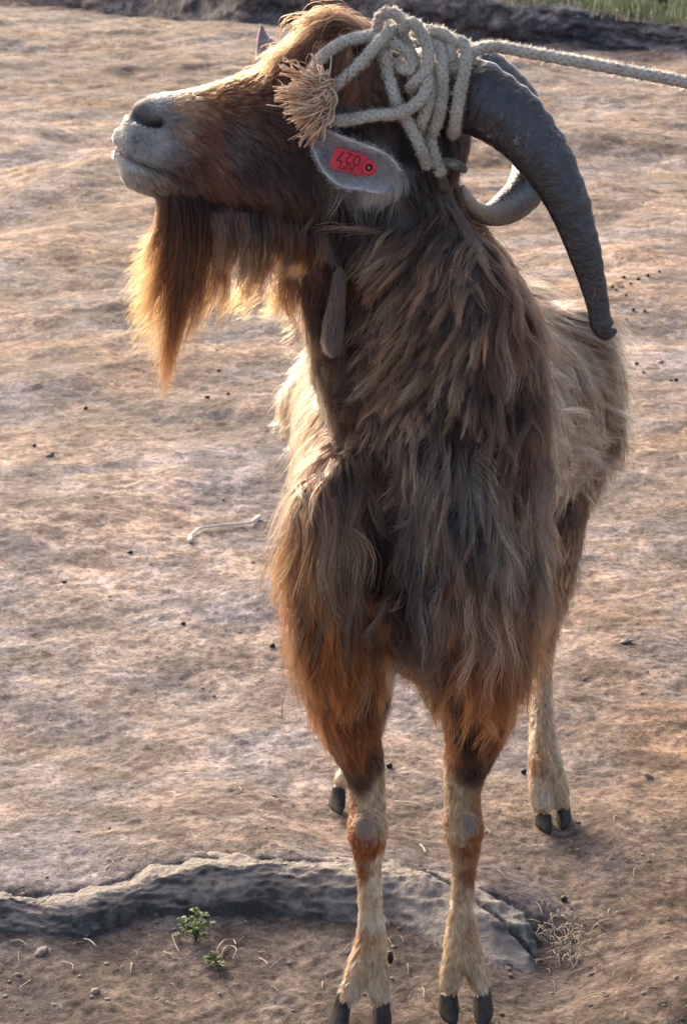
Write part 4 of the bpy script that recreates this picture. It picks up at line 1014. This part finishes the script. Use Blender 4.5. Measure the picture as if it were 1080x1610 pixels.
M['tag'] = mat_simple('red_plastic', (0.52, 0.018, 0.035), (0.62, 0.03, 0.05), 50, 0.42, 0.5, 0.1, 0.0005)
M['ink'] = mat_simple('dark_tag_print', (0.16, 0.01, 0.018), (0.2, 0.012, 0.02), 80, 0.6)
M['tag_hole'] = mat_simple('dark_hole', (0.05, 0.006, 0.008), (0.08, 0.008, 0.01), 80, 0.6)
def ear_tag():
    Y = 2.3225; px = PX(Y); c = W(553, 255, Y); ang = math.atan2(-15, 52) ; ax = np.array([math.cos(ang), 0, math.sin(ang)]); ay = np.array([-math.sin(ang), 0, math.cos(ang)])
    def P(x, y, d): return c + ax * x * px + ay * y * px + np.array([0, -d, 0])
    out = [(-31, -13), (-28, -16.5), (15, -16.5), (21, -13), (27, -11), (33, -6), (35, 0), (33, 6), (27, 11), (21, 13), (15, 16.5), (-28, 16.5), (-31, 13)]
    V = []; F_ = []; n = len(out)
    for d, sh in ((-.0008, 1), (.0012, 1), (.002, .95)):
        for x, y in out: V.append(P(x * sh, y * sh, d))
    for r_ in range(2):
        for j in range(n): F_.append((r_ * n + j, (r_ * n) + (j + 1) % n, (r_ + 1) * n + (j + 1) % n, (r_ + 1) * n + j))
    F_.append(tuple(2 * n + j for j in range(n))); F_.append(tuple(range(n))[::-1])
    o = mesh_obj('ear_tag', V, F_, M['tag'], smooth=False); par(o)
    def ringm(r0, r1, d0, d1, nm, mat, cx=27):
        a = Acc(); k = 24; V = []
        for rr, dd in ((r0, d0), (r0, d1), (r1, d1), (r1, d0 + .0005)):
            for j in range(k): q = 2 * math.pi * j / k; V.append(P(cx + rr * math.cos(q), rr * math.sin(q), dd))
        F_ = [(i * k + j, i * k + (j + 1) % k, (i + 1) * k + (j + 1) % k, (i + 1) * k + j) for i in range(3) for j in range(k)]
        a.add(V, F_); oo = a.build(nm, mat); par(oo, o); oo.location = (0, 0, 0); return oo
    ringm(11.5, 5.5, .0005, .0062, 'tag_socket', M['tag']); 
    V = [P(27 + 5.4 * math.cos(q), 5.4 * math.sin(q), .0034) for q in np.linspace(0, 2 * math.pi, 20, endpoint=False)]
    h = mesh_obj('tag_hole', V, [tuple(range(20))], M['tag_hole']); par(h, o); h.location = (0, 0, 0)
    V, F2 = ring_loft([P(27, 0, .003), P(27, 0, .005)], [ax * 2 * px] * 2, [ay * 2 * px] * 2, 12)
    h = mesh_obj('tag_pin', V, F2, M['straw']); par(h, o); h.location = (0, 0, 0)
    for txt, size, x, y in (('027', 20, -6, 5.5), ('RPT', 12, -7, -8)):
        cu = bpy.data.curves.new('tag_lettering', 'FONT'); cu.body = txt; cu.size = size * px * 1.25; cu.align_x = 'CENTER'; cu.align_y = 'CENTER'; cu.extrude = .0002; cu.offset = 0.00012
        to = bpy.data.objects.new('tag_lettering', cu); col.objects.link(to); cu.materials.append(M['ink'])
        from mathutils import Matrix
        ex = Vector(-ax); ey = Vector(-ay); ez = ex.cross(ey)            # print stands upside down
        m3 = Matrix((ex, ey, ez)).transposed().to_4x4(); loc = Vector(P(x, y, .0022)); m3.translation = loc
        bpy.context.view_layer.update()
        lm = bpy.data.meshes.new_from_object(to.evaluated_get(bpy.context.evaluated_depsgraph_get())); bpy.data.objects.remove(to, do_unlink=True)
        lm.transform(m3); lm.name = 'tag_lettering'; to = bpy.data.objects.new('tag_lettering', lm); col.objects.link(to); to.parent = o
ear_tag()
# eye
M['eye'] = mat_simple('eye', (0.02, 0.012, 0.006), (0.06, 0.035, 0.012), 80, 0.12, 0.6, 0)
V, F_ = ring_loft([W(470, 158, 2.362), W(484, 158, 2.362)], [np.array([0, 0, .010])] * 2, [np.array([0, .010, 0])] * 2, 20)
par(mesh_obj('eye', V, F_, M['eye']))
# wattle hanging at the throat
V, F_ = limb([(534, 430, 2.357, 6), (530, 465, 2.352, 9), (525, 500, 2.350, 12), (522, 528, 2.350, 13), (522, 540, 2.352, 9)], n=16)
wat = mesh_obj('wattle', V, F_, mat_simple('wattle_skin', (0.07, 0.042, 0.032), (0.13, 0.08, 0.06), 200, .9)); par(wat)
wb = np.array(V); nw = 5200; pw = wb[RNG.integers(0, len(wb), nw)] + RNG.normal(0, .0014, (nw, 3)); dw = norm(np.array([0, -.25, -1]) + RNG.normal(0, .15, (nw, 3)))
Pw = pw[:, None, :] + dw[:, None, :] * .009 * tt; Cw = np.broadcast_to((np.array([.15, .092, .068]) * np.exp(RNG.normal(0, .3, (nw, 1))))[:, None, :], Pw.shape)
o_ = hair_object('wattle_hair', Pw, Cw, .00016, .00006, M['hair'], goat)

# ------------------------------------------------------------------ the rope
def mat_rope():
    t = NT('rope_fibre', 0.92, 0.1); c = t.coord(); a_ = t.noise(c, 30, 4, .6); f = t.noise(c, 420, 4, .7)
    base = t.ramp(a_, [(0.3, (0.28, 0.245, 0.205)), (0.55, (0.44, 0.395, 0.33)), (0.75, (0.54, 0.49, 0.42))])
    base = t.mix(.7, base, t.ramp(f, [(0.3, (.5, .48, .45)), (.5, (1, 1, 1)), (.7, (1.2, 1.2, 1.2))]), 'MULTIPLY')
    t.l(base, t.b.inputs['Base Color']); t.l(t.bump(f, .8, .0012), t.b.inputs['Normal']); return t.m
M['rope'] = mat_rope()
rope = empty('rope', tuple(W(660, 120, 2.35)))
tag(rope, 'pale braided rope knotted round the horn bases and pulled taut to the right', 'rope')
fuzzP = []; fuzzD = []
def rope_run(pts, rad=0.0061, name='rope_strand', jitter=0.0):
    """eight braided yarns swept along the run"""
    P0 = np.array([W(*p) for p in pts]); L = np.linalg.norm(np.diff(P0, axis=0), axis=1).sum()
    k = max(12, int(L / 0.0019)); P = spline(P0, k * 3)
    s = np.concatenate([[0], np.cumsum(np.linalg.norm(np.diff(P, axis=0), axis=1))]); q = np.linspace(0, s[-1], k)
    P = np.stack([np.interp(q, s, P[:, i]) for i in range(3)], -1)
    T = norm(np.gradient(P, axis=0)); N = np.zeros_like(P); nrm = np.cross(T[0], [0.3, 1, .1]); nrm /= np.linalg.norm(nrm)
    for i in range(k): nrm = nrm - T[i] * np.dot(nrm, T[i]); nrm /= np.linalg.norm(nrm); N[i] = nrm
    Bn = np.cross(T, N); a = Acc(); pitch = rad * 5.2
    for sgn in (1, -1):
        for i in range(4):
            th = sgn * 2 * math.pi * q / pitch + i * math.pi / 2 + (0 if sgn > 0 else math.pi / 4)
            rr = rad * (0.66 + 0.10 * sgn * np.cos(4 * 2 * math.pi * q / pitch + i * math.pi))
            Q = P + (rr * np.cos(th))[:, None] * N + (rr * np.sin(th))[:, None] * Bn
            a.add(*tube(Q, rad * 0.37 * (1 + 0.12 * np.sin(q * 700 + i * 2.1) * RNG.random(k)), 6))
    a.add(*tube(P, rad * 0.78, 10))
    o = a.build(name, M['rope']); par(o, rope)
    nf = int(L * 16000); i = RNG.integers(0, k, nf); th = RNG.random(nf) * 6.28
    rd = np.cos(th)[:, None] * N[i] + np.sin(th)[:, None] * Bn[i]
    fuzzP.append(P[i] + rd * rad * 0.9); fuzzD.append(norm(rd * .55 + T[i] * RNG.normal(0, 1.0, (nf, 1)) + RNG.normal(0, .4, (nf, 3))))
    return o
Z_ = 2.350
RUNS = [
 [(512, 150, 2.335), (528, 134, 2.33), (553, 113, 2.332), (578, 87, 2.337), (598, 63, 2.345), (618, 48, 2.355), (632, 54, 2.37), (634, 75, 2.40)],
 [(498, 132, 2.335), (488, 120, 2.335), (500, 96, 2.335), (526, 74, 2.342), (556, 61, 2.352), (588, 57, 2.362), (606, 60, 2.375)],
 [(596, 62, 2.37), (594, 40, 2.362), (600, 25, 2.358), (614, 20, 2.358), (628, 28, 2.362), (632, 46, 2.366)],
 [(630, 62, 2.362), (634, 45, 2.352), (645, 36, 2.347), (657, 44, 2.343), (668, 66, 2.337), (674, 92, 2.332), (667, 114, 2.331), (652, 130, 2.333), (646, 140, 2.345)],
 [(632, 52, 2.366), (640, 72, 2.352), (650, 92, 2.342), (655, 108, 2.345)],
 [(606, 66, 2.362), (620, 69, 2.350), (636, 79, 2.342), (648, 93, 2.338), (646, 108, 2.336), (634, 108, 2.340), (626, 98, 2.352)],
 [(602, 66, 2.365), (604, 88, 2.350), (610, 115, 2.345), (618, 145, 2.340), (630, 175, 2.338), (648, 205, 2.337), (662, 235, 2.340), (672, 262, 2.352)],
 [(512, 188, 2.330), (535, 190, 2.328), (562, 186, 2.328), (592, 181, 2.327), (622, 179, 2.325), (648, 168, 2.323), (665, 150, 2.325), (672, 130, 2.330), (668, 110, 2.340)],
 [(682, 112, 2.348), (680, 135, 2.338), (673, 165, 2.336), (664, 190, 2.340), (657, 210, 2.362)],
 [(668, 60, 2.372), (684, 68, 2.352), (693, 84, 2.340), (695, 115, 2.333), (695, 150, 2.334), (690, 182, 2.338), (680, 208, 2.352), (668, 216, 2.376)],
 [(652, 52, 2.366), (668, 48, 2.358), (686, 50, 2.352), (704, 58, 2.350), (712, 70, 2.352), (706, 84, 2.356)],
 [(690, 66, 2.366), (704, 72, 2.352), (708, 88, 2.346), (700, 100, 2.350)],
 [(706, 74, 2.356), (716, 66, 2.350), (728, 68, 2.347), (733, 84, 2.342), (731, 105, 2.335), (724, 140, 2.332), (718, 175, 2.334), (714, 203, 2.348), (712, 210, 2.372)],
 [(700, 104, 2.350), (714, 106, 2.345), (724, 100, 2.350), (735, 92, 2.352), (744, 88, 2.360)],
 [(674, 205, 2.362), (678, 228, 2.352), (684, 250, 2.350), (692, 264, 2.350), (690, 272, 2.356)],
 [(728, 98, 2.352), (738, 84, 2.350), (752, 77, 2.350), (780, 74, 2.350), (830, 83, 2.350), (890, 94, 2.348), (960, 107, 2.344), (1080, 130, 2.336), (1250, 165, 2.324), (1700, 255, 2.29)],
 [(664, 108, 2.352), (682, 100, 2.348), (700, 92, 2.350), (716, 90, 2.355)],
]
for i, r_ in enumerate(RUNS):
    o = rope_run(r_, name='rope_tether' if i == 15 else 'rope_strand')
# singed, blackened rope end
a = Acc(); a.add(*limb([(686, 262, 2.352, 9), (700, 256, 2.350, 8), (714, 258, 2.349, 8), (726, 264, 2.349, 7), (731, 268, 2.349, 5)], n=14))
par(a.build('rope_end', mat_simple('singed_rope', (0.05, 0.045, 0.04), (0.22, 0.19, 0.15), 160, .85, .2, .8, .003)), rope)
a = Acc(); a.add(*limb([(690, 272, 2.36, 8), (697, 290, 2.362, 9), (700, 300, 2.368, 7)], n=12))
par(a.build('rope_end', mat_simple('dirty_rope', (0.04, 0.032, 0.028), (0.12, 0.09, 0.07), 160, .9, .2, .8, .003)), rope)
fp = np.vstack(fuzzP); fd = np.vstack(fuzzD); nf = len(fp); fl_ = RNG.uniform(.0015, .0055, nf); tt = np.linspace(0, 1, 4)[None, :, None]
FP = fp[:, None, :] + fd[:, None, :] * fl_[:, None, None] * tt + RNG.normal(0, .0006, (nf, 1, 3)) * tt ** 2
FC = np.broadcast_to((np.array([.56, .49, .39]) * np.exp(RNG.normal(0, .22, (nf, 1))))[:, None, :], FP.shape)
fz = hair_object('rope_fuzz', FP, FC, .00010, .00005, M['hair'], rope); fz['kind'] = 'stuff'
# frayed end: flat untwisted fibres fanning to the left
def frayed():
    a = Acc()
    bund = [(R(180 + random.gauss(8, 27)), random.uniform(55, 98), random.gauss(0, 11), random.gauss(0, 3)) for _ in range(46)]
    for i in range(620):
        ang, Lb, vb, cb = bund[i % 46]; ang += random.gauss(0, .10)
        root = np.array([527 - abs(random.gauss(0, 8)), 153 + vb + random.gauss(0, 3)]); Lr = (Lb * .55, Lb) if i % 3 else (14, 50)
        L = random.uniform(*Lr); Y0 = 2.322 + random.uniform(-.010, .012); k = 7; pts = []; b1 = cb * 3 + random.gauss(0, 7); b2 = random.gauss(0, 4.4); yb = random.uniform(-.018, .006); wq = random.uniform(4, 11)
        for s in np.linspace(0, 1, k):
            u = root[0] + math.cos(ang) * L * s + math.sin(ang) * (b1 * s * s + b2 * math.sin(s * wq)); v = root[1] - math.sin(ang) * L * s * .9 + math.cos(ang) * (b1 * s * s + b2 * math.sin(s * wq)) * .8
            pts.append(W(u, v, Y0 + yb * math.sin(s * 2.6)))
        V, F_ = tube(pts, np.linspace(.9, 1.1, k) * random.uniform(.0003, .0012), 5)
        a.add(V, F_)
    return a.build('frayed_end', mat_simple('frayed_fibre', (0.36, 0.19, 0.105), (0.72, 0.54, 0.38), 120, .8, .2, .3, .0008))
par(frayed(), rope)
a = Acc()
for pts in ([(521, 88, 2.315), (519, 110, 2.312), (514, 132, 2.312), (513, 140, 2.316)], [(514, 140, 2.312), (520, 150, 2.308), (519, 172, 2.308), (512, 196, 2.312)], [(508, 130, 2.31), (524, 142, 2.306), (530, 160, 2.308), (516, 178, 2.312)]):
    a.add(*tube(spline([W(*p) for p in pts], 14), np.linspace(.0007, .0016, 14), 6))
par(a.build('loose_thread', M['straw']), rope)

# ------------------------------------------------------------------ small things on the ground
def blob_mesh(name, mat, seed, squash=(1, .8, .75), rough=.12):
    import bmesh
    b = bmesh.new(); bmesh.ops.create_icosphere(b, subdivisions=2, radius=1.0); r_ = random.Random(seed)
    for v in b.verts:
        k = 1 + r_.uniform(-rough, rough); v.co = Vector((v.co.x * squash[0] * k, v.co.y * squash[1] * k, v.co.z * squash[2] * k))
    me = bpy.data.meshes.new(name); b.to_mesh(me); b.free(); me.materials.append(mat)
    me.polygons.foreach_set('use_smooth', np.ones(len(me.polygons), bool)); return me
pm = [blob_mesh('dung_pellet', M['pellet'], i) for i in range(4)]
def place(me, name, u, v, r_, sink=.35):
    p = G(u, v); o = bpy.data.objects.new(name, me); col.objects.link(o)
    o.scale = (r_, r_, r_); o.location = (p[0], p[1], p[2] + r_ * (0.75 - sink)); o.rotation_euler = (random.uniform(-.4, .4), random.uniform(-.4, .4), random.uniform(0, 6.28)); return o
PEL = [(980, 437), (991, 447), (1003, 440), (983, 465), (968, 457), (995, 488), (1013, 490), (1000, 573), (1011, 587), (1054, 599), (1062, 599), (978, 408), (1036, 428), (1018, 434), (962, 452), (978, 452),
       (893, 432), (984, 502), (82, 716), (102, 917), (326, 626), (359, 620), (288, 982), (344, 584), (428, 1017), (135, 643), (80, 328), (135, 330), (205, 870), (930, 340), (1010, 320), (760, 388), (55, 702), (870, 410)]
LONE = {(82, 716): 'dung pellet farthest left at mid height, beside a dark clod', (102, 917): 'dung pellet on the lower left, below and left of the white twig', (326, 626): 'left one of two dung pellets just below the beard tip',
        (359, 620): 'right one of two dung pellets just below the beard tip', (288, 982): 'lone dung pellet below the white twig, left of the goat', (344, 584): 'dung pellet right of the beard tip, above a pair of pellets',
        (428, 1017): 'lone dung pellet close to the left elbow of the goat', (135, 643): 'dung pellet left of the beard tip, on the left of the yard', (80, 328): 'dung pellet at the left, level with the chin',
        (135, 330): 'dung pellet just right of another, level with the chin', (205, 870): 'dung pellet left of the white twig', (930, 340): 'lone dung pellet right of the middle of the near horn',
        (1010, 320): 'lone dung pellet near the right edge, level with the curl of the far horn', (55, 702): 'small dung pellet near the left edge, just above a dark clod',
        (1000, 573): 'upper of a slanting pair of dung pellets right of the rump', (1011, 587): 'lower of a slanting pair of dung pellets right of the rump', (1054, 599): 'left of two touching dung pellets at the right edge', (1062, 599): 'right of two touching dung pellets at the right edge'}
PEL = [p for p in PEL if p not in ((760, 388), (870, 410), (893, 432))]
for i, (u, v) in enumerate(PEL):
    o = place(pm[i % 4], 'dung_pellet', u, v, random.uniform(.0050, .0075))
    tag(o, LONE.get((u, v), 'dark dung pellet in the loose cluster just right of the near horn tip'), 'dung pellet', 'dung pellets scattered over the yard')
for u, v, lab in ((612, 1207, 'black round dung pellet seen between the front legs'), (823, 1216, 'black round dung pellet just left of the right hind foot'),
                  (688, 1399, 'dark dung pellet at the end of the crack in the grey rock'), (886, 1417, 'small black dung pellet beside the dry grass right of the rock')):
    tag(place(pm[0], 'dung_pellet', u, v, .0062, .1), lab, 'dung pellet', 'dung pellets scattered over the yard')
pb = [blob_mesh('gravel', M['pebble'], 50 + i, (1, .75, .5), .2) for i in range(5)]
r2 = random.Random(4); ga = Acc()
for i in range(330):
    v = r2.uniform(60, 1600) if i < 210 else r2.uniform(1300, 1605); u = r2.uniform(-60, 1140)
    me = pb[i % 5]; rr = r2.uniform(.0012, .0042) * (1 + 1.4 * (v < 300)); p = G(u, v); a_ = r2.uniform(0, 6.28)
    co = np.array([v_.co[:] for v_ in me.vertices]) * rr; co = np.stack([co[:, 0] * math.cos(a_) - co[:, 1] * math.sin(a_), co[:, 0] * math.sin(a_) + co[:, 1] * math.cos(a_), co[:, 2]], -1)
    ga.add(co + p + np.array([0, 0, rr * .15]), [tuple(f.vertices) for f in me.polygons])
tag(ga.build('gravel', M['pebble']), kind='stuff')
for u, v, r_, lab in ((65, 1499, .012, 'flat tan stone at the lower left, in front of the rock'), (397, 885, .008, 'small pale stone below the white twig'), (1037, 571, .016, 'rounded brown clod at the right edge, beyond the goat'),
                      (78, 717, .010, 'dark brown clod on the left side of the yard'), (985, 1010, .012, 'dark brown clod right of the hind leg'), (1020, 1222, .010, 'flat dark clod at the right edge beyond the hind foot'),
                      (770, 240, .02, 'pale stone seen through the curve of the horns'), (150, 1560, .008, 'small grey stone near the bottom left edge')):
    tag(place(blob_mesh('stone', M['pebble'], int(u), (1, .65, .38), .26), 'stone', u, v, r_, .62), lab, 'stone')
# white twig
a = Acc(); tw = [G(u, v) + np.array([0, 0, .006]) for u, v in ((300, 855), (299, 848), (307, 840), (318, 834), (345, 830), (372, 828), (392, 826), (400, 822), (408, 816))]
a.add(*tube(spline(tw, 40), np.interp(np.linspace(0, 1, 40), [0, .06, .2, .8, .9, 1], [.0045, .0058, .0030, .0030, .0048, .004]), 8))
tag(a.build('twig', mat_simple('bleached_twig', (0.5, 0.45, 0.38), (0.72, 0.66, 0.58), 60, .8)), 'bent bleached twig lying on the earth left of the goat', 'twig')
# small twigs and straws
M['twig'] = mat_simple('dry_twig', (0.20, 0.15, 0.11), (0.48, 0.40, 0.31), 30, .9)
def straw(u, v, n, spread, name, lmin=.012, lmax=.04):
    a = Acc()
    for _ in range(n):
        p = G(u + random.gauss(0, spread), v + random.gauss(0, spread * .6)); an = random.uniform(0, 3.14); L = random.uniform(lmin, lmax)
        q = p + np.array([math.cos(an) * L, math.sin(an) * L, random.uniform(0, .006)]); m = (p + q) / 2 + np.array([random.gauss(0, L * .12), random.gauss(0, L * .12), .004])
        q[2] = gz(q[0], q[1]) + .002; p[2] += .001
        a.add(*tube(spline([p, m, q], 6), random.uniform(.0003, .0007), 5))
    return a.build(name, M['straw'])
tag(straw(888, 1482, 130, 38, 'straw_litter', .006, .026), kind='stuff')
a = straw(540, 1100, 1, 1, 'straw_litter')
bpy.data.objects.remove(a, do_unlink=True)
S = Acc()
for i in range(420):
    p = G(random.uniform(-40, 1120), random.uniform(700, 1609)); an = random.uniform(0, 3.14); L = random.uniform(.008, .035)
    q = p + np.array([math.cos(an) * L, math.sin(an) * L, 0]); q[2] = gz(q[0], q[1]) + .0015; p[2] += .0015; m = (p + q) / 2 + np.array([random.gauss(0, L * .15), random.gauss(0, L * .15), .003])
    S.add(*tube(spline([p, m, q], 6), random.uniform(.0003, .0009), 4))
tag(S.build('twig_litter', M['twig']), kind='stuff')
for (u0, v0, u1, v1, lab) in ((660, 1330, 669, 1343, 'short pale straw between the front legs'), (620, 1262, 672, 1272, 'long thin straw on the earth between the front legs'), (133, 1478, 152, 1490, 'short straw at the lower left'),
                             (540, 1180, 1, 1, '')):
    if not lab: continue
    a = Acc(); p, q = G(u0, v0), G(u1, v1); p[2] += .002; q[2] += .002
    a.add(*tube(spline([p, (p + q) / 2 + np.array([0, 0, .003]), q], 8), .0012, 6)); tag(a.build('straw', M['straw']), lab, 'straw')
# green seedlings
def seedling(u, v, n, rad, lab, h=.03):
    base = G(u, v); root = empty('seedling', tuple(base)); tag(root, lab, 'plant')
    st = Acc()
    for i in range(n):
        an = random.uniform(0, 6.28); rr = rad * random.random() ** .6; tip = base + np.array([math.cos(an) * rr, math.sin(an) * rr * .7, h * random.uniform(.3, 1) * (1.2 - rr / rad * .7)])
        st.add(*tube(spline([base, (base + tip) / 2 + np.array([0, 0, .004]), tip], 6), .0006, 5))
        for lobe in range(3):
            d = np.array([math.cos(an + (lobe - 1) * .9), math.sin(an + (lobe - 1) * .9), random.uniform(-.3, .5)]); d /= np.linalg.norm(d); s = norm(np.cross(d, [0, 0, 1.0])); up = np.cross(s, d)
            L = random.uniform(.007, .013); w_ = L * .32; V = []
            for q, wq, zq in ((0, .1, 0), (.3, .9, .1), (.6, 1, .14), (.85, .55, .08), (1, .05, -.05)):
                for sg in (-1, 0, 1): V.append(tip + d * L * q + s * w_ * wq * sg + up * L * (zq - .12 * abs(sg) * wq * -1))
            F_ = [(r_ * 3 + c_, r_ * 3 + c_ + 1, r_ * 3 + c_ + 4, r_ * 3 + c_ + 3) for r_ in range(4) for c_ in range(2)]
            lf = mesh_obj('leaf', V, F_, M['leaf']); lf.parent = root; lf.location = tuple(-base)
    o = st.build('stem', M['leaf']); o.parent = root; o.location = tuple(-base)
seedling(309, 1478, 22, .024, 'small green seedling with lobed leaves growing at the foot of the rock', .038)
seedling(341, 1521, 11, .016, 'lower, smaller green sprig in front of the seedling, beside dry roots', .016)
for (pp, lab) in (([(345, 1520), (352, 1500), (362, 1490), (372, 1500), (366, 1512)], 'largest curled dry root right of the lower green sprig'), ([(338, 1508), (350, 1488), (366, 1480), (371, 1492)], 'arched dry root between the two green plants, ending at their right'),
                 ([(282, 1500), (272, 1480), (280, 1468)], 'short dry root left of the green seedling'), ([(350, 1515), (342, 1500), (346, 1490)], 'small bent dry root just above the lower green sprig')):
    a = Acc(); c_ = [G(u, v) + np.array([0, 0, .003 + .004 * (i % 2)]) for i, (u, v) in enumerate(pp)]; a.add(*tube(spline(c_, 20), .0009, 5))
    tag(a.build('dry_root', M['twig']), lab, 'root', 'dry roots around the seedling')
# one grass blade beside the left elbow
a = Acc(); p = G(443, 1128); a.add(*tube(spline([p, p + np.array([.001, 0, .02]), p + np.array([.006, 0, .05])], 10), np.linspace(.0009, .0003, 10), 5))
tag(a.build('grass_blade', M['leaf']), 'single thin green grass blade standing left of the goat', 'grass blade')
